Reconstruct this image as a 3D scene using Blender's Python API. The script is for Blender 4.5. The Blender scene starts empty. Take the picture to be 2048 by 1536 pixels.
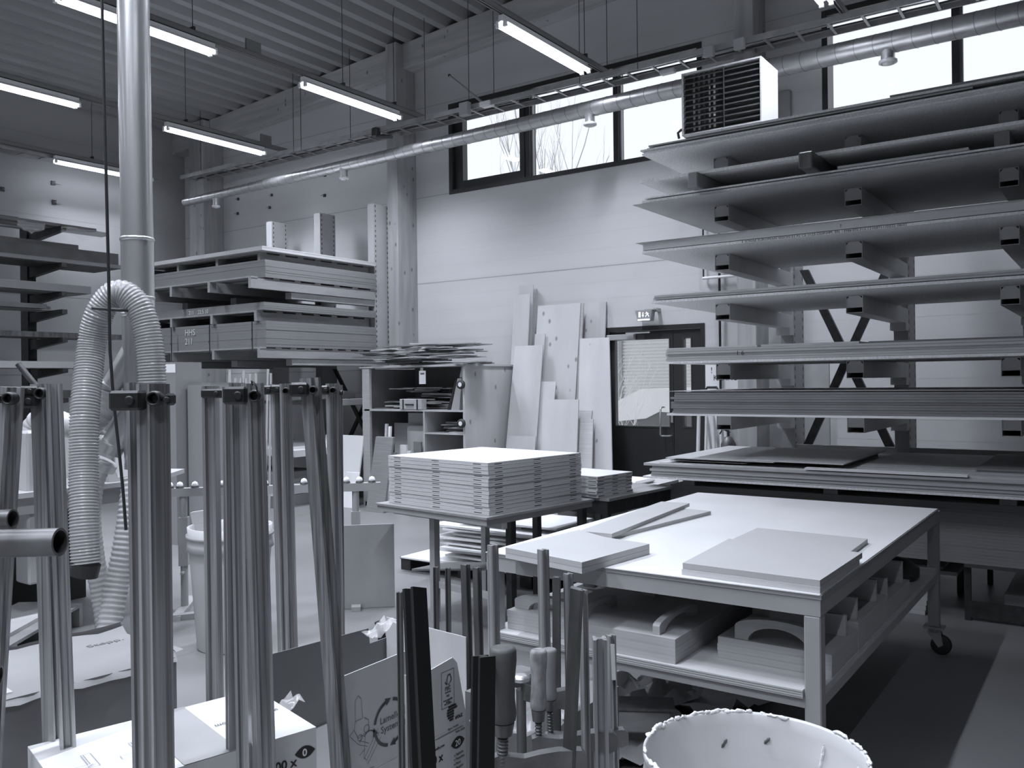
import bpy, bmesh, math, random
from mathutils import Vector, Matrix, Euler
random.seed(7)
S = bpy.context.scene
COL = S.collection
PI = math.pi
# ---------------------------------------------------------------- camera
FPX, YAW, PITCH, ROLL, CAMH = 1734.93, math.radians(35.0886), math.radians(-0.1806), math.radians(-0.6919), 1.5
_f = Vector((-math.sin(YAW)*math.cos(PITCH), math.cos(YAW)*math.cos(PITCH), math.sin(PITCH)))
_r0 = Vector((math.cos(YAW), math.sin(YAW), 0)); _u0 = _r0.cross(_f)
_r = _r0*math.cos(ROLL)+_u0*math.sin(ROLL); _u = -_r0*math.sin(ROLL)+_u0*math.cos(ROLL)
cam_data = bpy.data.cameras.new('camera'); cam_data.sensor_fit = 'HORIZONTAL'; cam_data.sensor_width = 36
cam_data.lens = 36*FPX/2048; cam_data.clip_start = 0.05; cam_data.clip_end = 200
cam = bpy.data.objects.new('camera', cam_data); COL.objects.link(cam); S.camera = cam
cam.matrix_world = Matrix(((_r.x, _u.x, -_f.x, 0), (_r.y, _u.y, -_f.y, 0), (_r.z, _u.z, -_f.z, CAMH), (0, 0, 0, 1)))
def W(x, y, ax, v):
    """the world point seen at (x, y) of the photo on the plane ax = v (metres)"""
    d = _f + _r*((x-1024)/FPX) - _u*((y-768)/FPX)
    i = 'XYZ'.index(ax); c = Vector((0, 0, CAMH))
    return c + d*((v-c[i])/d[i])
# ---------------------------------------------------------------- sky, exposure
wd = bpy.data.worlds.new('overcast_sky'); S.world = wd; wd.use_nodes = True
bg = wd.node_tree.nodes['Background']; bg.inputs[0].default_value = (0.90, 0.95, 1.04, 1); bg.inputs[1].default_value = 0.95
S.view_settings.view_transform = 'Standard'; S.view_settings.look = 'None'; S.view_settings.gamma = 1
S.view_settings.exposure = 0.30; S.view_settings.use_curve_mapping = False
LAMP_COL = (0.905, 0.965, 1.10)
LAMP_W = 50.0          # watts of light given by one luminaire
# ---------------------------------------------------------------- materials
MATS = {}
def M(name, v=0.5, rough=0.6, metal=0.0, noise=None, bump=None, emit=None, spec=0.5, alpha=None, trans=None, kind=None):
    """grey principled material; noise=(scale_xyz, amount, detail): tonal variation; bump=(scale_xyz, strength)"""
    if name in MATS: return MATS[name]
    m = bpy.data.materials.new(name); m.use_nodes = True; nt = m.node_tree; b = nt.nodes['Principled BSDF']
    if not isinstance(v, tuple): v = (v, v, v)
    b.inputs['Base Color'].default_value = (*v, 1); b.inputs['Roughness'].default_value = rough
    b.inputs['Metallic'].default_value = metal; b.inputs['Specular IOR Level'].default_value = spec
    def tex(scale, detail=4):
        tc = nt.nodes.new('ShaderNodeTexCoord'); mp = nt.nodes.new('ShaderNodeMapping'); no = nt.nodes.new('ShaderNodeTexNoise')
        mp.inputs['Scale'].default_value = scale; no.inputs['Scale'].default_value = 1; no.inputs['Detail'].default_value = detail
        nt.links.new(tc.outputs['Object'], mp.inputs[0]); nt.links.new(mp.outputs[0], no.inputs['Vector']); return no
    if noise:
        sc, amt = noise[0], noise[1]
        no = tex(sc, noise[2] if len(noise) > 2 else 4); rp = nt.nodes.new('ShaderNodeMapRange')
        rp.inputs['From Min'].default_value = 0.3; rp.inputs['From Max'].default_value = 0.7
        rp.inputs['To Min'].default_value = 1-amt; rp.inputs['To Max'].default_value = 1+amt
        mx = nt.nodes.new('ShaderNodeVectorMath'); mx.operation = 'SCALE'; mx.inputs[0].default_value = v
        nt.links.new(no.outputs[0], rp.inputs[0]); nt.links.new(rp.outputs[0], mx.inputs['Scale'])
        last = mx.outputs[0]
        if kind == 'knots':      # dark knots of pine and birch ply
            tc = nt.nodes.new('ShaderNodeTexCoord'); mp = nt.nodes.new('ShaderNodeMapping'); mp.inputs['Scale'].default_value = (7, 7, 4.2)
            vo = nt.nodes.new('ShaderNodeTexVoronoi'); vo.inputs['Scale'].default_value = 1; vo.inputs['Randomness'].default_value = 1
            r2 = nt.nodes.new('ShaderNodeMapRange'); r2.inputs['From Min'].default_value = 0.08; r2.inputs['From Max'].default_value = 0.15
            r2.inputs['To Min'].default_value = 0.45; r2.inputs['To Max'].default_value = 1
            m3 = nt.nodes.new('ShaderNodeVectorMath'); m3.operation = 'SCALE'
            nt.links.new(tc.outputs['Object'], mp.inputs[0]); nt.links.new(mp.outputs[0], vo.inputs['Vector']); nt.links.new(vo.outputs['Distance'], r2.inputs[0])
            nt.links.new(last, m3.inputs[0]); nt.links.new(r2.outputs[0], m3.inputs['Scale']); last = m3.outputs[0]
        nt.links.new(last, b.inputs['Base Color'])
        if noise and len(noise) > 3:
            r4 = nt.nodes.new('ShaderNodeMapRange'); r4.inputs['To Min'].default_value = rough-noise[3]; r4.inputs['To Max'].default_value = rough+noise[3]
            nt.links.new(no.outputs[0], r4.inputs[0]); nt.links.new(r4.outputs[0], b.inputs['Roughness'])
    if bump:
        no = tex(bump[0], 3); bp = nt.nodes.new('ShaderNodeBump'); bp.inputs['Strength'].default_value = bump[1]; bp.inputs['Distance'].default_value = 0.01
        nt.links.new(no.outputs[0], bp.inputs['Height']); nt.links.new(bp.outputs[0], b.inputs['Normal'])
    if emit:
        b.inputs['Emission Color'].default_value = (*LAMP_COL, 1); b.inputs['Emission Strength'].default_value = emit
    if alpha is not None: b.inputs['Alpha'].default_value = alpha
    if trans is not None: b.inputs['Transmission Weight'].default_value = trans
    MATS[name] = m; return m
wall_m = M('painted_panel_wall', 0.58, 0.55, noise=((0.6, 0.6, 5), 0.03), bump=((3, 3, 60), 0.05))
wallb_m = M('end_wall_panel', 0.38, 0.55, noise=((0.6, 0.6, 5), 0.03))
joint_m = M('panel_joint', 0.34, 0.7)
frame_m = M('dark_window_frame', 0.028, 0.4)
black_m = M('black_plastic', 0.018, 0.42, bump=((60, 60, 60), 0.05))
dark_m = M('dark_steel', 0.05, 0.45, 0.4, noise=((20, 20, 20), 0.3))
glulam_m = M('glulam_timber', 0.36, 0.6, noise=((14, 14, 1.3), 0.16), kind='knots')
beam_m = M('glulam_beam', 0.42, 0.6, noise=((1.2, 14, 14), 0.16), kind='knots')
galv_m = M('galvanised_steel', 0.55, 0.38, 0.85, noise=((9, 9, 9), 0.12, 5, 0.1))
deck_m = M('steel_roof_deck', 0.26, 0.5, 0.0, noise=((1, 0.4, 1), 0.05))
tray_m = M('zinc_tray', 0.42, 0.45, 0.6, noise=((8, 8, 8), 0.15))
rail_m = M('grey_painted_rail', 0.22, 0.45, 0.3)
white_m = M('white_painted_steel', 0.78, 0.4)
floor_m = M('concrete_floor', 0.175, 0.42, noise=((1.1, 1.1, 1), 0.13, 8, 0.12), bump=((30, 30, 1), 0.03))
mdf_m = M('fibreboard', 0.46, 0.7, noise=((2, 2, 120), 0.10, 3))
mdfl_m = M('light_fibreboard', 0.54, 0.65, noise=((3, 3, 90), 0.07, 3))
mdfd_m = M('brown_hardboard', 0.22, 0.7, noise=((3, 3, 160), 0.16, 3))
chip_m = M('chipboard', 0.74, 0.7, noise=((70, 70, 70), 0.16, 3))
ply_m = M('birch_plywood', 0.54, 0.55, noise=((5, 5, 0.7), 0.06), kind='knots')
plyh_m = M('spruce_plywood', 0.55, 0.6, noise=((1.5, 9, 90), 0.13))
plyp_m = M('plain_plywood', 0.50, 0.55, noise=((4, 4, 0.6), 0.08))
pine_m = M('sawn_pine', 0.27, 0.65, noise=((12, 2, 12), 0.13))
lam_m = M('white_laminate', 0.80, 0.32, noise=((2.2, 2.2, 1), 0.03, 6, 0.08))
card_m = M('brown_cardboard', 0.17, 0.75, noise=((6, 6, 6), 0.07))
cardl_m = M('pale_cardboard', 0.20, 0.7, noise=((5, 5, 5), 0.06))
paper_m = M('white_paper', 0.84, 0.6)
ink_m = M('black_ink', 0.02, 0.6)
inkg_m = M('grey_ink', 0.16, 0.7)
steel_m = M('worn_bar_steel', 0.33, 0.33, 0.5, noise=((150, 150, 1.2), 0.48, 4, 0.12))
steeld_m = M('dark_worn_steel', 0.11, 0.40, 0.4, noise=((25, 25, 5), 0.4, 6, 0.14))
grip_m = M('wooden_grip', 0.085, 0.62, noise=((22, 22, 4), 0.35, 6))
gripl_m = M('worn_wooden_grip', 0.24, 0.7, noise=((60, 60, 30), 0.42, 6))
plast_m = M('translucent_white_plastic', 0.46, 0.4, noise=((4, 4, 4), 0.05))
hose_m = M('clear_ribbed_hose', 0.36, 0.20, alpha=0.84)
lampr_m = M('lamp_reflector_white', 0.82, 0.35)
tube_m = M('fluorescent_tube', 0.9, 0.4, emit=9.0)
grey_m = M('grey_painted_steel', 0.34, 0.42, 0.1, noise=((5, 5, 5), 0.08))
greyl_m = M('light_grey_paint', 0.38, 0.42, noise=((5, 5, 5), 0.05))
rack_m = M('rack_arm_grey', 0.56, 0.45, noise=((5, 5, 5), 0.06))
machine_m = M('machine_grey', 0.36, 0.4, noise=((3, 3, 3), 0.04))
glass_m = M('window_glass', 1.0, 0.0, trans=1.0)
# thin clear glazing: straight-through light plus a faint reflection
_nt = glass_m.node_tree; _nt.nodes.clear(); _o = _nt.nodes.new('ShaderNodeOutputMaterial'); _t = _nt.nodes.new('ShaderNodeBsdfTransparent'); _g = _nt.nodes.new('ShaderNodeBsdfGlossy')
_x = _nt.nodes.new('ShaderNodeMixShader'); _x.inputs[0].default_value = 0.05; _g.inputs['Roughness'].default_value = 0.02
_nt.links.new(_t.outputs[0], _x.inputs[1]); _nt.links.new(_g.outputs[0], _x.inputs[2]); _nt.links.new(_x.outputs[0], _o.inputs[0])
film_m = M('clear_plastic_film', 0.85, 0.12, alpha=0.28)
rubber_m = M('black_rubber', 0.03, 0.6)
snow_m = M('snow', 0.86, 0.7, noise=((2, 2, 2), 0.04), bump=((8, 8, 8), 0.2))
# ---------------------------------------------------------------- mesh helpers
class MB:
    """collects faces, links them as ONE mesh object"""
    def __init__(s): s.v = []; s.f = []; s.mi = []; s.m = 0; s.sm = []
    def poly(s, pts, faces, smooth=False):
        n = len(s.v); s.v += [tuple(p) for p in pts]
        for f in faces: s.f.append(tuple(i+n for i in f)); s.mi.append(s.m); s.sm.append(smooth)
        return s
    def box(s, a, b, T=None, ch=0.0):
        x0, x1 = sorted((a[0], b[0])); y0, y1 = sorted((a[1], b[1])); z0, z1 = sorted((a[2], b[2]))
        if ch <= 0:
            p = [Vector(q) for q in ((x0,y0,z0),(x1,y0,z0),(x1,y1,z0),(x0,y1,z0),(x0,y0,z1),(x1,y0,z1),(x1,y1,z1),(x0,y1,z1))]
            if T: p = [T @ q for q in p]
            return s.poly(p, [(3,2,1,0),(4,5,6,7),(0,1,5,4),(1,2,6,5),(2,3,7,6),(3,0,4,7)])
        c = min(ch, (x1-x0)/2.01, (y1-y0)/2.01, (z1-z0)/2.01)
        bm = bmesh.new(); bmesh.ops.create_cube(bm, size=1)
        for q in bm.verts: q.co = Vector(((x0+x1)/2+q.co.x*(x1-x0), (y0+y1)/2+q.co.y*(y1-y0), (z0+z1)/2+q.co.z*(z1-z0)))
        bmesh.ops.bevel(bm, geom=bm.edges[:], offset=c, segments=1, affect='EDGES', profile=0.5)
        bm.verts.index_update(); p = [T @ q.co if T else q.co.copy() for q in bm.verts]; fs = [tuple(w.index for w in f.verts) for f in bm.faces]; bm.free()
        return s.poly(p, fs)
    def prism(s, pts, d, T=None):
        """pts: closed outline (3D, coplanar); d: extrusion vector"""
        n = len(pts); a = [Vector(p) for p in pts]; d = Vector(d); p = a + [q+d for q in a]
        nn = Vector((0, 0, 0))
        for i in range(n): nn += a[i].cross(a[(i+1) % n])
        flip = nn.dot(d) > 0
        if T: p = [T @ q for q in p]
        fs = [tuple(range(n)), tuple(range(2*n-1, n-1, -1))] + [(i, i+n, (i+1) % n+n, (i+1) % n) for i in range(n)]
        if flip: fs = [tuple(reversed(f)) for f in fs]
        return s.poly(p, fs)
    def tube(s, path, r, n=10, cap=True, smooth=True, radii=None, closed=False):
        P = [Vector(p) for p in path]; k = len(P); rings = []
        up = None
        for i in range(k):
            t = (P[min(i+1, k-1)]-P[max(i-1, 0)]).normalized()
            if up is None:
                up = t.orthogonal().normalized()
            up = (up - t*up.dot(t)); up = up.normalized() if up.length > 1e-6 else t.orthogonal().normalized()
            w = t.cross(up); rr = radii[i] if radii else r
            rings.append([P[i]+(up*math.cos(2*PI*j/n)+w*math.sin(2*PI*j/n))*rr for j in range(n)])
        pts = [q for ring in rings for q in ring]
        fs = [(i*n+j, i*n+(j+1) % n, (i+1)*n+(j+1) % n, (i+1)*n+j) for i in range(k-1) for j in range(n)]
        s.poly(pts, fs, smooth)
        if cap:
            s.poly(rings[0], [tuple(range(n-1, -1, -1))]); s.poly(rings[-1], [tuple(range(n))])
        return s
    def lathe(s, prof, o=(0, 0, 0), n=24, T=None, smooth=True, cap=(True, True)):
        """prof: list of (radius, z)"""
        o = Vector(o); pts = []
        for r, z in prof:
            for j in range(n):
                q = Vector((r*math.cos(2*PI*j/n), r*math.sin(2*PI*j/n), z)); pts.append((T @ q if T else q)+o)
        k = len(prof)
        s.poly(pts, [(i*n+j, i*n+(j+1) % n, (i+1)*n+(j+1) % n, (i+1)*n+j) for i in range(k-1) for j in range(n)], smooth)
        if cap[0]: s.poly(pts[:n], [tuple(range(n-1, -1, -1))])
        if cap[1]: s.poly(pts[-n:], [tuple(range(n))])
        return s
    def build(s, name, mat, parent=None):
        me = bpy.data.meshes.new(name); me.from_pydata(s.v, [], s.f)
        for m in (mat if isinstance(mat, (list, tuple)) else [mat]): me.materials.append(m)
        for i, p in enumerate(me.polygons): p.material_index = s.mi[i]; p.use_smooth = s.sm[i]
        me.update(); o = bpy.data.objects.new(name, me); COL.objects.link(o)
        if parent: o.parent = parent
        return o
def box(a, b, T=None, ch=0.0): return MB().box(a, b, T, ch)
def tag(o, label, cat, group=None, kind=None):
    o['label'] = label; o['category'] = cat
    if group: o['group'] = group
    if kind: o['kind'] = kind
    return o
def thing(name, label, cat, loc=(0, 0, 0), rz=0.0, group=None):
    o = bpy.data.objects.new(name, None); COL.objects.link(o); o.location = loc; o.rotation_euler = (0, 0, rz); o.empty_display_size = 0.1
    return tag(o, label, cat, group)
def struct(name, mb, mat, parent=None):
    o = mb.build(name, mat, parent)
    if not parent: o['kind'] = 'structure'
    return o
def dup(root, loc=None, rz=None, label=None, group=None):
    r = root.copy(); COL.objects.link(r)
    if loc is not None: r.location = loc
    if rz is not None: r.rotation_euler = (r.rotation_euler[0], r.rotation_euler[1], rz)
    if label: r['label'] = label
    if group: r['group'] = group
    for ch in list(root.children):
        c = ch.copy(); COL.objects.link(c); c.parent = r
        for g in list(ch.children):
            d = g.copy(); COL.objects.link(d); d.parent = c
    return r
def text(body, size, mat, parent, loc, rot, name='printed_text', ext=0.0004, align='LEFT', sx=1.0, bold=False, T=None):
    cu = bpy.data.curves.new(name, 'FONT'); cu.body = body; cu.size = size; cu.extrude = ext; cu.align_x = align; cu.resolution_u = 3
    if bold: cu.offset = size*0.02
    o = bpy.data.objects.new(name, cu); COL.objects.link(o); dg = bpy.context.evaluated_depsgraph_get(); me = bpy.data.meshes.new_from_object(o.evaluated_get(dg)); bpy.data.objects.remove(o); bpy.data.curves.remove(cu)
    me.materials.clear(); me.materials.append(mat); o = bpy.data.objects.new(name, me); COL.objects.link(o)
    M4 = T if T is not None else Matrix.Translation(loc) @ rot.to_matrix().to_4x4()
    me.transform(M4 @ Matrix.Diagonal((sx, 1, 1, 1)))
    if parent: o.parent = parent
    return o
def frame3(o, ex, ez):
    ex = Vector(ex).normalized(); ey = Vector(ez) - ex*Vector(ez).dot(ex); ey.normalize(); n = ex.cross(ey)
    return Matrix(((ex.x, ey.x, n.x, o[0]), (ex.y, ey.y, n.y, o[1]), (ex.z, ey.z, n.z, o[2]), (0, 0, 0, 1)))
ORD = ['topmost', 'second from the top', 'third from the top', 'fourth from the top', 'fifth from the top', 'sixth from the top', 'seventh from the top', 'eighth from the top', 'ninth from the top', 'tenth from the top', 'eleventh from the top', 'twelfth from the top', 'thirteenth from the top', 'fourteenth from the top', 'fifteenth from the top']
def ordn(i, n): return 'bottommost' if i == n-1 and n > 1 else ORD[min(i, len(ORD)-1)]
# ================================================================ SETTING
YW, XB, XR, YF = 8.9, -13.0, 4.6, -7.0       # gable wall, end wall, right wall, wall behind the camera
def roof(x): return 6.06+0.0605*(x+7.0)
struct('floor', box((XB-0.2, YF-0.2, -0.2), (XR+0.2, YW+0.2, 0)), floor_m)
# gable wall with openings (window band left and right, door)
W1 = (-7.217, -3.69, 3.966, 5.15); W2 = (-2.42, 1.20, 3.966, 5.15); D1 = (-4.90, -3.69, 0.0, 2.107)
wb = MB(); TH = 0.22
def wrect(x0, x1, z0, z1): wb.box((x0, YW, z0), (x1, YW+TH, z1))
ztop = 7.2
wrect(XB-0.2, D1[0], 0, 3.966); wrect(D1[1], XR+0.2, 0, 3.966); wrect(D1[0], D1[1], D1[3], 3.966)
wrect(XB-0.2, W1[0], 3.966, 5.15); wrect(W1[1], W2[0], 3.966, 5.15); wrect(W2[1], XR+0.2, 3.966, 5.15); wrect(XB-0.2, XR+0.2, 5.15, ztop)
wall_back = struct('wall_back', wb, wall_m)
jm = MB()
for z in (0.51, 1.68, 2.83):
    jm.box((XB, YW-0.0015, z-0.004), (D1[0] if z < 2 else XR, YW+0.001, z+0.004))
    if z < 2: jm.box((D1[1], YW-0.0015, z-0.004), (XR, YW+0.001, z+0.004))
jm.box((XB, YW-0.0015, 3.982), (W1[0], YW+0.001, 3.990)); jm.box((XB, YW-0.0015, 5.186), (XR, YW+0.001, 5.192))
struct('panel_joint_line', jm, joint_m, wall_back)
jm = MB()      # fine grooves of the sandwich panels
z = 0.12
while z < 6.6:
    x0 = XB
    for (a, b) in ([(XB, D1[0]), (D1[1], XR)] if z < 2.12 else ([(XB, W1[0]), (W1[1], W2[0]), (W2[1], XR)] if 3.96 < z < 5.16 else [(XB, XR)])):
        jm.box((a, YW-0.0008, z-0.002), (b, YW+0.001, z+0.002))
    z += 0.1945
struct('panel_groove_line', jm, M('panel_groove', 0.54, 0.6), wall_back)
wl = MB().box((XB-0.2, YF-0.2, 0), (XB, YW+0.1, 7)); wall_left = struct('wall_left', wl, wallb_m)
jm = MB()
for z in (0.51, 1.68, 2.85, 4.02, 5.20): jm.box((XB-0.001, YF, z-0.004), (XB+0.0015, YW, z+0.004))
struct('panel_joint_line', jm, joint_m, wall_left)
struct('wall_right', box((XR, YF-0.2, 0), (XR+0.2, YW+0.1, 7.3)), wallb_m)
struct('wall_front', box((XB-0.2, YF-0.2, 0), (XR+0.2, YF, 7.3)), M('dark_front_wall', 0.35, 0.6))
# corrugated deck: trapezoid ribs running along Y, pitch 0.3 m
cm = MB(); PIT = 0.30; DEP = 0.11
x = XB-0.15; prof = []
while x < XR+0.2:
    for dx, dz in ((0, 0), (0.10, 0), (0.155, DEP), (0.245, DEP)): prof.append((x+dx, roof(x+dx)+dz))
    x += PIT
pts = []
for (px_, pz_) in prof: pts += [(px_, YF-0.2, pz_), (px_, YW+0.1, pz_)]
cm.poly(pts, [(2*i, 2*i+1, 2*i+3, 2*i+2) for i in range(len(prof)-1)])
# roof top so that no light comes through
cm.poly([(XB-0.3, YF-0.3, roof(XB)+0.3), (XR+0.3, YF-0.3, roof(XR)+0.3), (XR+0.3, YW+0.3, roof(XR)+0.3), (XB-0.3, YW+0.3, roof(XB)+0.3)], [(0, 1, 2, 3)])
struct('ceiling', cm, deck_m)
# timber frame on the gable wall
def sloped(x0, x1, y0, y1, zb0, h): return MB().prism([(x0, y0, roof(x0)-h), (x1, y0, roof(x1)-h), (x1, y0, roof(x1)-0.002), (x0, y0, roof(x0)-0.002)], (0, y1-y0, 0))
struct('trim_1', sloped(XB+0.01, XR-0.01, 8.66, 8.895, 0, 0.33), beam_m)
for i, (a, b) in enumerate(((-12.326, -11.95), (-7.985, -7.795), (-3.185, -2.99), (1.65, 1.84))):
    struct('trim_%d' % (i+2), box((a, 8.52, 0), (b, 8.899, roof(a)-0.004), ch=0.004), glulam_m)
# windows
def window(n, x0, x1, z0, z1, mull, first_sash):
    e = bpy.data.objects.new('window_%d' % n, None); COL.objects.link(e); e['kind'] = 'structure'; e.location = (0, 0, 0)
    f = MB(); t = 0.055; y0, y1 = YW-0.012, YW+0.2
    f.box((x0, y0, z0), (x1, y1, z0+t)); f.box((x0, y0, z1-t), (x1, y1, z1)); f.box((x0, y0, z0+t), (x0+t, y1, z1-t)); f.box((x1-t, y0, z0+t), (x1, y1, z1-t))
    for mx, mw in mull: f.box((mx-mw/2, YW+0.06, z0+t), (mx+mw/2, y1, z1-t))
    f.build('window_frame', frame_m, e)
    xs = [x0+t]+[m[0] for m in mull]+[x1-t]; ws = [0]+[m[1]/2 for m in mull]+[0]
    for i in range(len(xs)-1):
        a, b = xs[i]+ws[i], xs[i+1]-ws[i+1]
        if i < first_sash:   # opening sash
            s = MB(); q = 0.13; yy0, yy1 = YW+0.05, YW+0.15
            s.box((a, yy0, z0+t), (a+q, yy1, z1-t)); s.box((b-0.07, yy0, z0+t), (b, yy1, z1-t)); s.box((a+q, yy0, z0+t), (b-0.07, yy1, z0+t+0.11)); s.box((a+q, yy0, z1-t-0.09), (b-0.07, yy1, z1-t))
            s.build('sash', frame_m, e)
        MB().box((a, YW+0.13, z0+t), (b, YW+0.136, z1-t)).build('pane', glass_m, e)
        bead = MB()
        if i: bead.box((a, YW+0.10, z0+t), (a+0.02, YW+0.14, z1-t)); bead.build('glazing_bead', grey_m, e)
    return e
window(1, *W1, mull=((-6.02, 0.075), (-4.78, 0.065)), first_sash=1)
window(2, *W2, mull=((-1.23, 0.07), (0.0, 0.07)), first_sash=0)
# heavy left reveal of window 2 seen in the photo
# door: dark frame, left leaf with glass, narrow side leaf
dr = bpy.data.objects.new('door_1', None); COL.objects.link(dr); dr['kind'] = 'structure'
x0, x1, z1 = D1[0], D1[1], D1[3]
f = MB(); f.box((x0, YW-0.01, 0), (x0+0.045, YW+0.15, z1)); f.box((x1-0.045, YW-0.01, 0), (x1, YW+0.15, z1)); f.box((x0+0.045, YW-0.01, z1-0.05), (x1-0.045, YW+0.15, z1)); f.build('door_frame', frame_m, dr)
def leaf(a, b, gx0, gx1, gz0, gz1, nm):
    m = MB(); y0, y1 = YW+0.02, YW+0.08; zt = z1-0.055
    m.box((a, y0, 0.01), (gx0, y1, zt)); m.box((gx1, y0, 0.01), (b, y1, zt)); m.box((gx0, y0, 0.01), (gx1, y1, gz0)); m.box((gx0, y0, gz1), (gx1, y1, zt))
    o = m.build(nm, frame_m, dr)
    MB().box((gx0, y0+0.02, gz0), (gx1, y0+0.028, gz1)).build('glass_pane', glass_m, o)
    fr = MB()   # raised border lines
    for q in ((gx0-0.015, gx1+0.015, gz0-0.015, gz1+0.015),):
        fr.box((q[0], y0-0.006, q[2]), (q[1], y0, q[2]+0.012)); fr.box((q[0], y0-0.006, q[3]-0.012), (q[1], y0, q[3])); fr.box((q[0], y0-0.006, q[2]+0.012), (q[0]+0.012, y0, q[3]-0.012)); fr.box((q[1]-0.012, y0-0.006, q[2]+0.012), (q[1], y0, q[3]-0.012))
    fr.build('glazing_bead', M('frame_edge', 0.05, 0.4), o)
    return o
lf = leaf(x0+0.05, -4.075, -4.80, -4.125, 0.975, 1.955, 'door_leaf')
lf2 = leaf(-4.07, x1-0.05, -3.945, -3.865, 0.98, 1.95, 'door_leaf')
h = MB(); h.tube([(-4.185, YW+0.02, 1.19), (-4.185, YW-0.05, 1.19), (-4.195, YW-0.065, 1.175), (-4.20, YW-0.065, 0.885), (-4.19, YW-0.05, 0.87), (-4.10, YW-0.05, 0.872), (-4.10, YW+0.02, 0.872)], 0.011, 8)
h.build('pull_handle', galv_m, lf)
box((-4.10, YW-0.004, 1.02), (-4.075, YW+0.02, 1.12)).build('lock_plate', galv_m, lf)
c = MB().box((-4.87, YW-0.06, 1.955), (-4.52, YW+0.0, 2.02), ch=0.005); c.build('door_closer', greyl_m, dr)
MB().box((-4.60, YW-0.10, 2.02), (-4.30, YW-0.085, 2.035)).build('closer_arm', greyl_m, dr)
# ================================================================ LIGHT RAILS AND LAMPS
ROWS = {'F': 0.54, 'E': -2.06, 'D': -4.57, 'A': -7.22, 'B': -9.82, 'C': -12.50}
ROWN = {'E': 'rightmost light rail, above the sheet rack', 'D': 'light rail that ends over the window, right of the timber post', 'A': 'light rail crossing in front of the timber post', 'B': 'light rail that passes behind the tall extraction pipe', 'C': 'leftmost light rail along the end wall'}
RZ = 4.83
def make_lamp():
    t = thing('fluorescent_lamp', 'x', 'ceiling lamp', (0, 0, 0), 0, 'twin tube lamps on the rails')
    b = MB()   # housing with sloping reflector wings; lamp runs along Y, 1.5 m
    L = 0.76
    b.box((-0.028, -L, -0.01), (0.028, L, -0.055))
    b.prism([(-0.028, -L, -0.05), (-0.075, -L, -0.085), (-0.072, -L, -0.088), (0.0, -L, -0.062), (0.072, -L, -0.088), (0.075, -L, -0.085), (0.028, -L, -0.05)], (0, 2*L, 0))
    b.build('housing', lampr_m, t)
    for sx in (-1, 1):
        u = MB().tube([(sx*0.042, -L+0.03, -0.105), (sx*0.042, L-0.03, -0.105)], 0.013, 10); u.build('tube', tube_m, t)
        for sy in (-1, 1):
            MB().prism([(sx*0.03, sy*(L-0.02), -0.06), (sx*0.055, sy*(L-0.02), -0.06), (sx*0.062, sy*(L-0.02), -0.12), (sx*0.022, sy*(L-0.02), -0.12)], (0, sy*0.025, 0)).build('tube_holder', lampr_m, t)
    ld = bpy.data.lights.new('tube_light', 'AREA'); ld.shape = 'RECTANGLE'; ld.size = 0.05; ld.size_y = 1.42; ld.energy = LAMP_W; ld.color = LAMP_COL; ld.spread = math.radians(122)
    lo = bpy.data.objects.new('tube_light', ld); COL.objects.link(lo); lo.parent = t; lo.location = (0, 0, -0.104)
    return t
lamp0 = make_lamp(); first = [True]
def place_lamp(x, y, label):
    if first[0]: first[0] = False; lamp0.location = (x, y, RZ); lamp0['label'] = label; return lamp0
    return dup(lamp0, (x, y, RZ), 0, label)
def rail(k, ya, yb, hang):
    x = ROWS[k]
    t = thing('light_rail', 'grey steel ' + ROWN[k], 'light rail', (x, 0, RZ), 0, 'light rails hung from the roof')
    m = MB(); m.box((-0.024, ya, 0), (-0.020, yb, 0.055)); m.box((0.020, ya, 0), (0.024, yb, 0.055)); m.box((-0.024, ya, 0.051), (0.024, yb, 0.055)); m.box((-0.024, ya, 0), (-0.010, yb, 0.003)); m.box((0.010, ya, 0), (0.024, yb, 0.003))
    m.build('rail', rail_m, t)
    for hy in hang:
        zt = roof(x)-RZ; MB().tube([(0, hy, 0.055), (0, hy, zt-0.08), (0.02, hy, zt+0.01)], 0.004, 6).build('hanging_rod', dark_m, t)
        MB().box((-0.03, hy-0.012, 0.05), (0.03, hy+0.012, 0.085)).build('clip', dark_m, t)
    return t
rail('D', -4, 8.42, (5.9, 7.9)); rail('A', -4, 8.42, (5.05, 7.0, 7.85)); rail('B', -4, 8.55, (4.3, 6.75)); rail('C', -4, 7.95, (5.0, 7.0)); rail('E', 3, 8.42, (6.0,))
place_lamp(ROWS['D'], 7.16, 'brightest twin tube lamp, above the left end of the window')
place_lamp(ROWS['A'], 7.16, 'lit twin tube lamp in front of the timber post')
place_lamp(ROWS['A'], 4.52, 'lit twin tube lamp passing behind the extraction pipe near the top edge')
place_lamp(ROWS['B'], 7.22, 'lit twin tube lamp hanging right of the extraction pipe, farther back')
place_lamp(ROWS['B'], 4.58, 'lit twin tube lamp at the left edge, level with the roof ribs')
place_lamp(ROWS['C'], 7.20, 'lowest and farthest twin tube lamp, near the end wall')
place_lamp(ROWS['E'], 6.98, 'lit twin tube lamp cut off by the top edge above the rack')
for k, y in (('D', 4.5), ('D', 1.8), ('D', -1.0), ('A', 1.8), ('A', -1.0), ('B', 1.8), ('B', -1.0), ('C', 4.4), ('C', 1.6), ('D', -3.7), ('A', -3.7), ('E', 1.9), ('E', -0.8), ('E', -3.3), ('F', -1.2), ('F', -3.9)):  # row E lamps out of view, added to brighten table and camera-facing sides
    place_lamp(ROWS[k], y, 'unseen twin tube lamp, one of the continued rows and added fill lamps')
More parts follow.
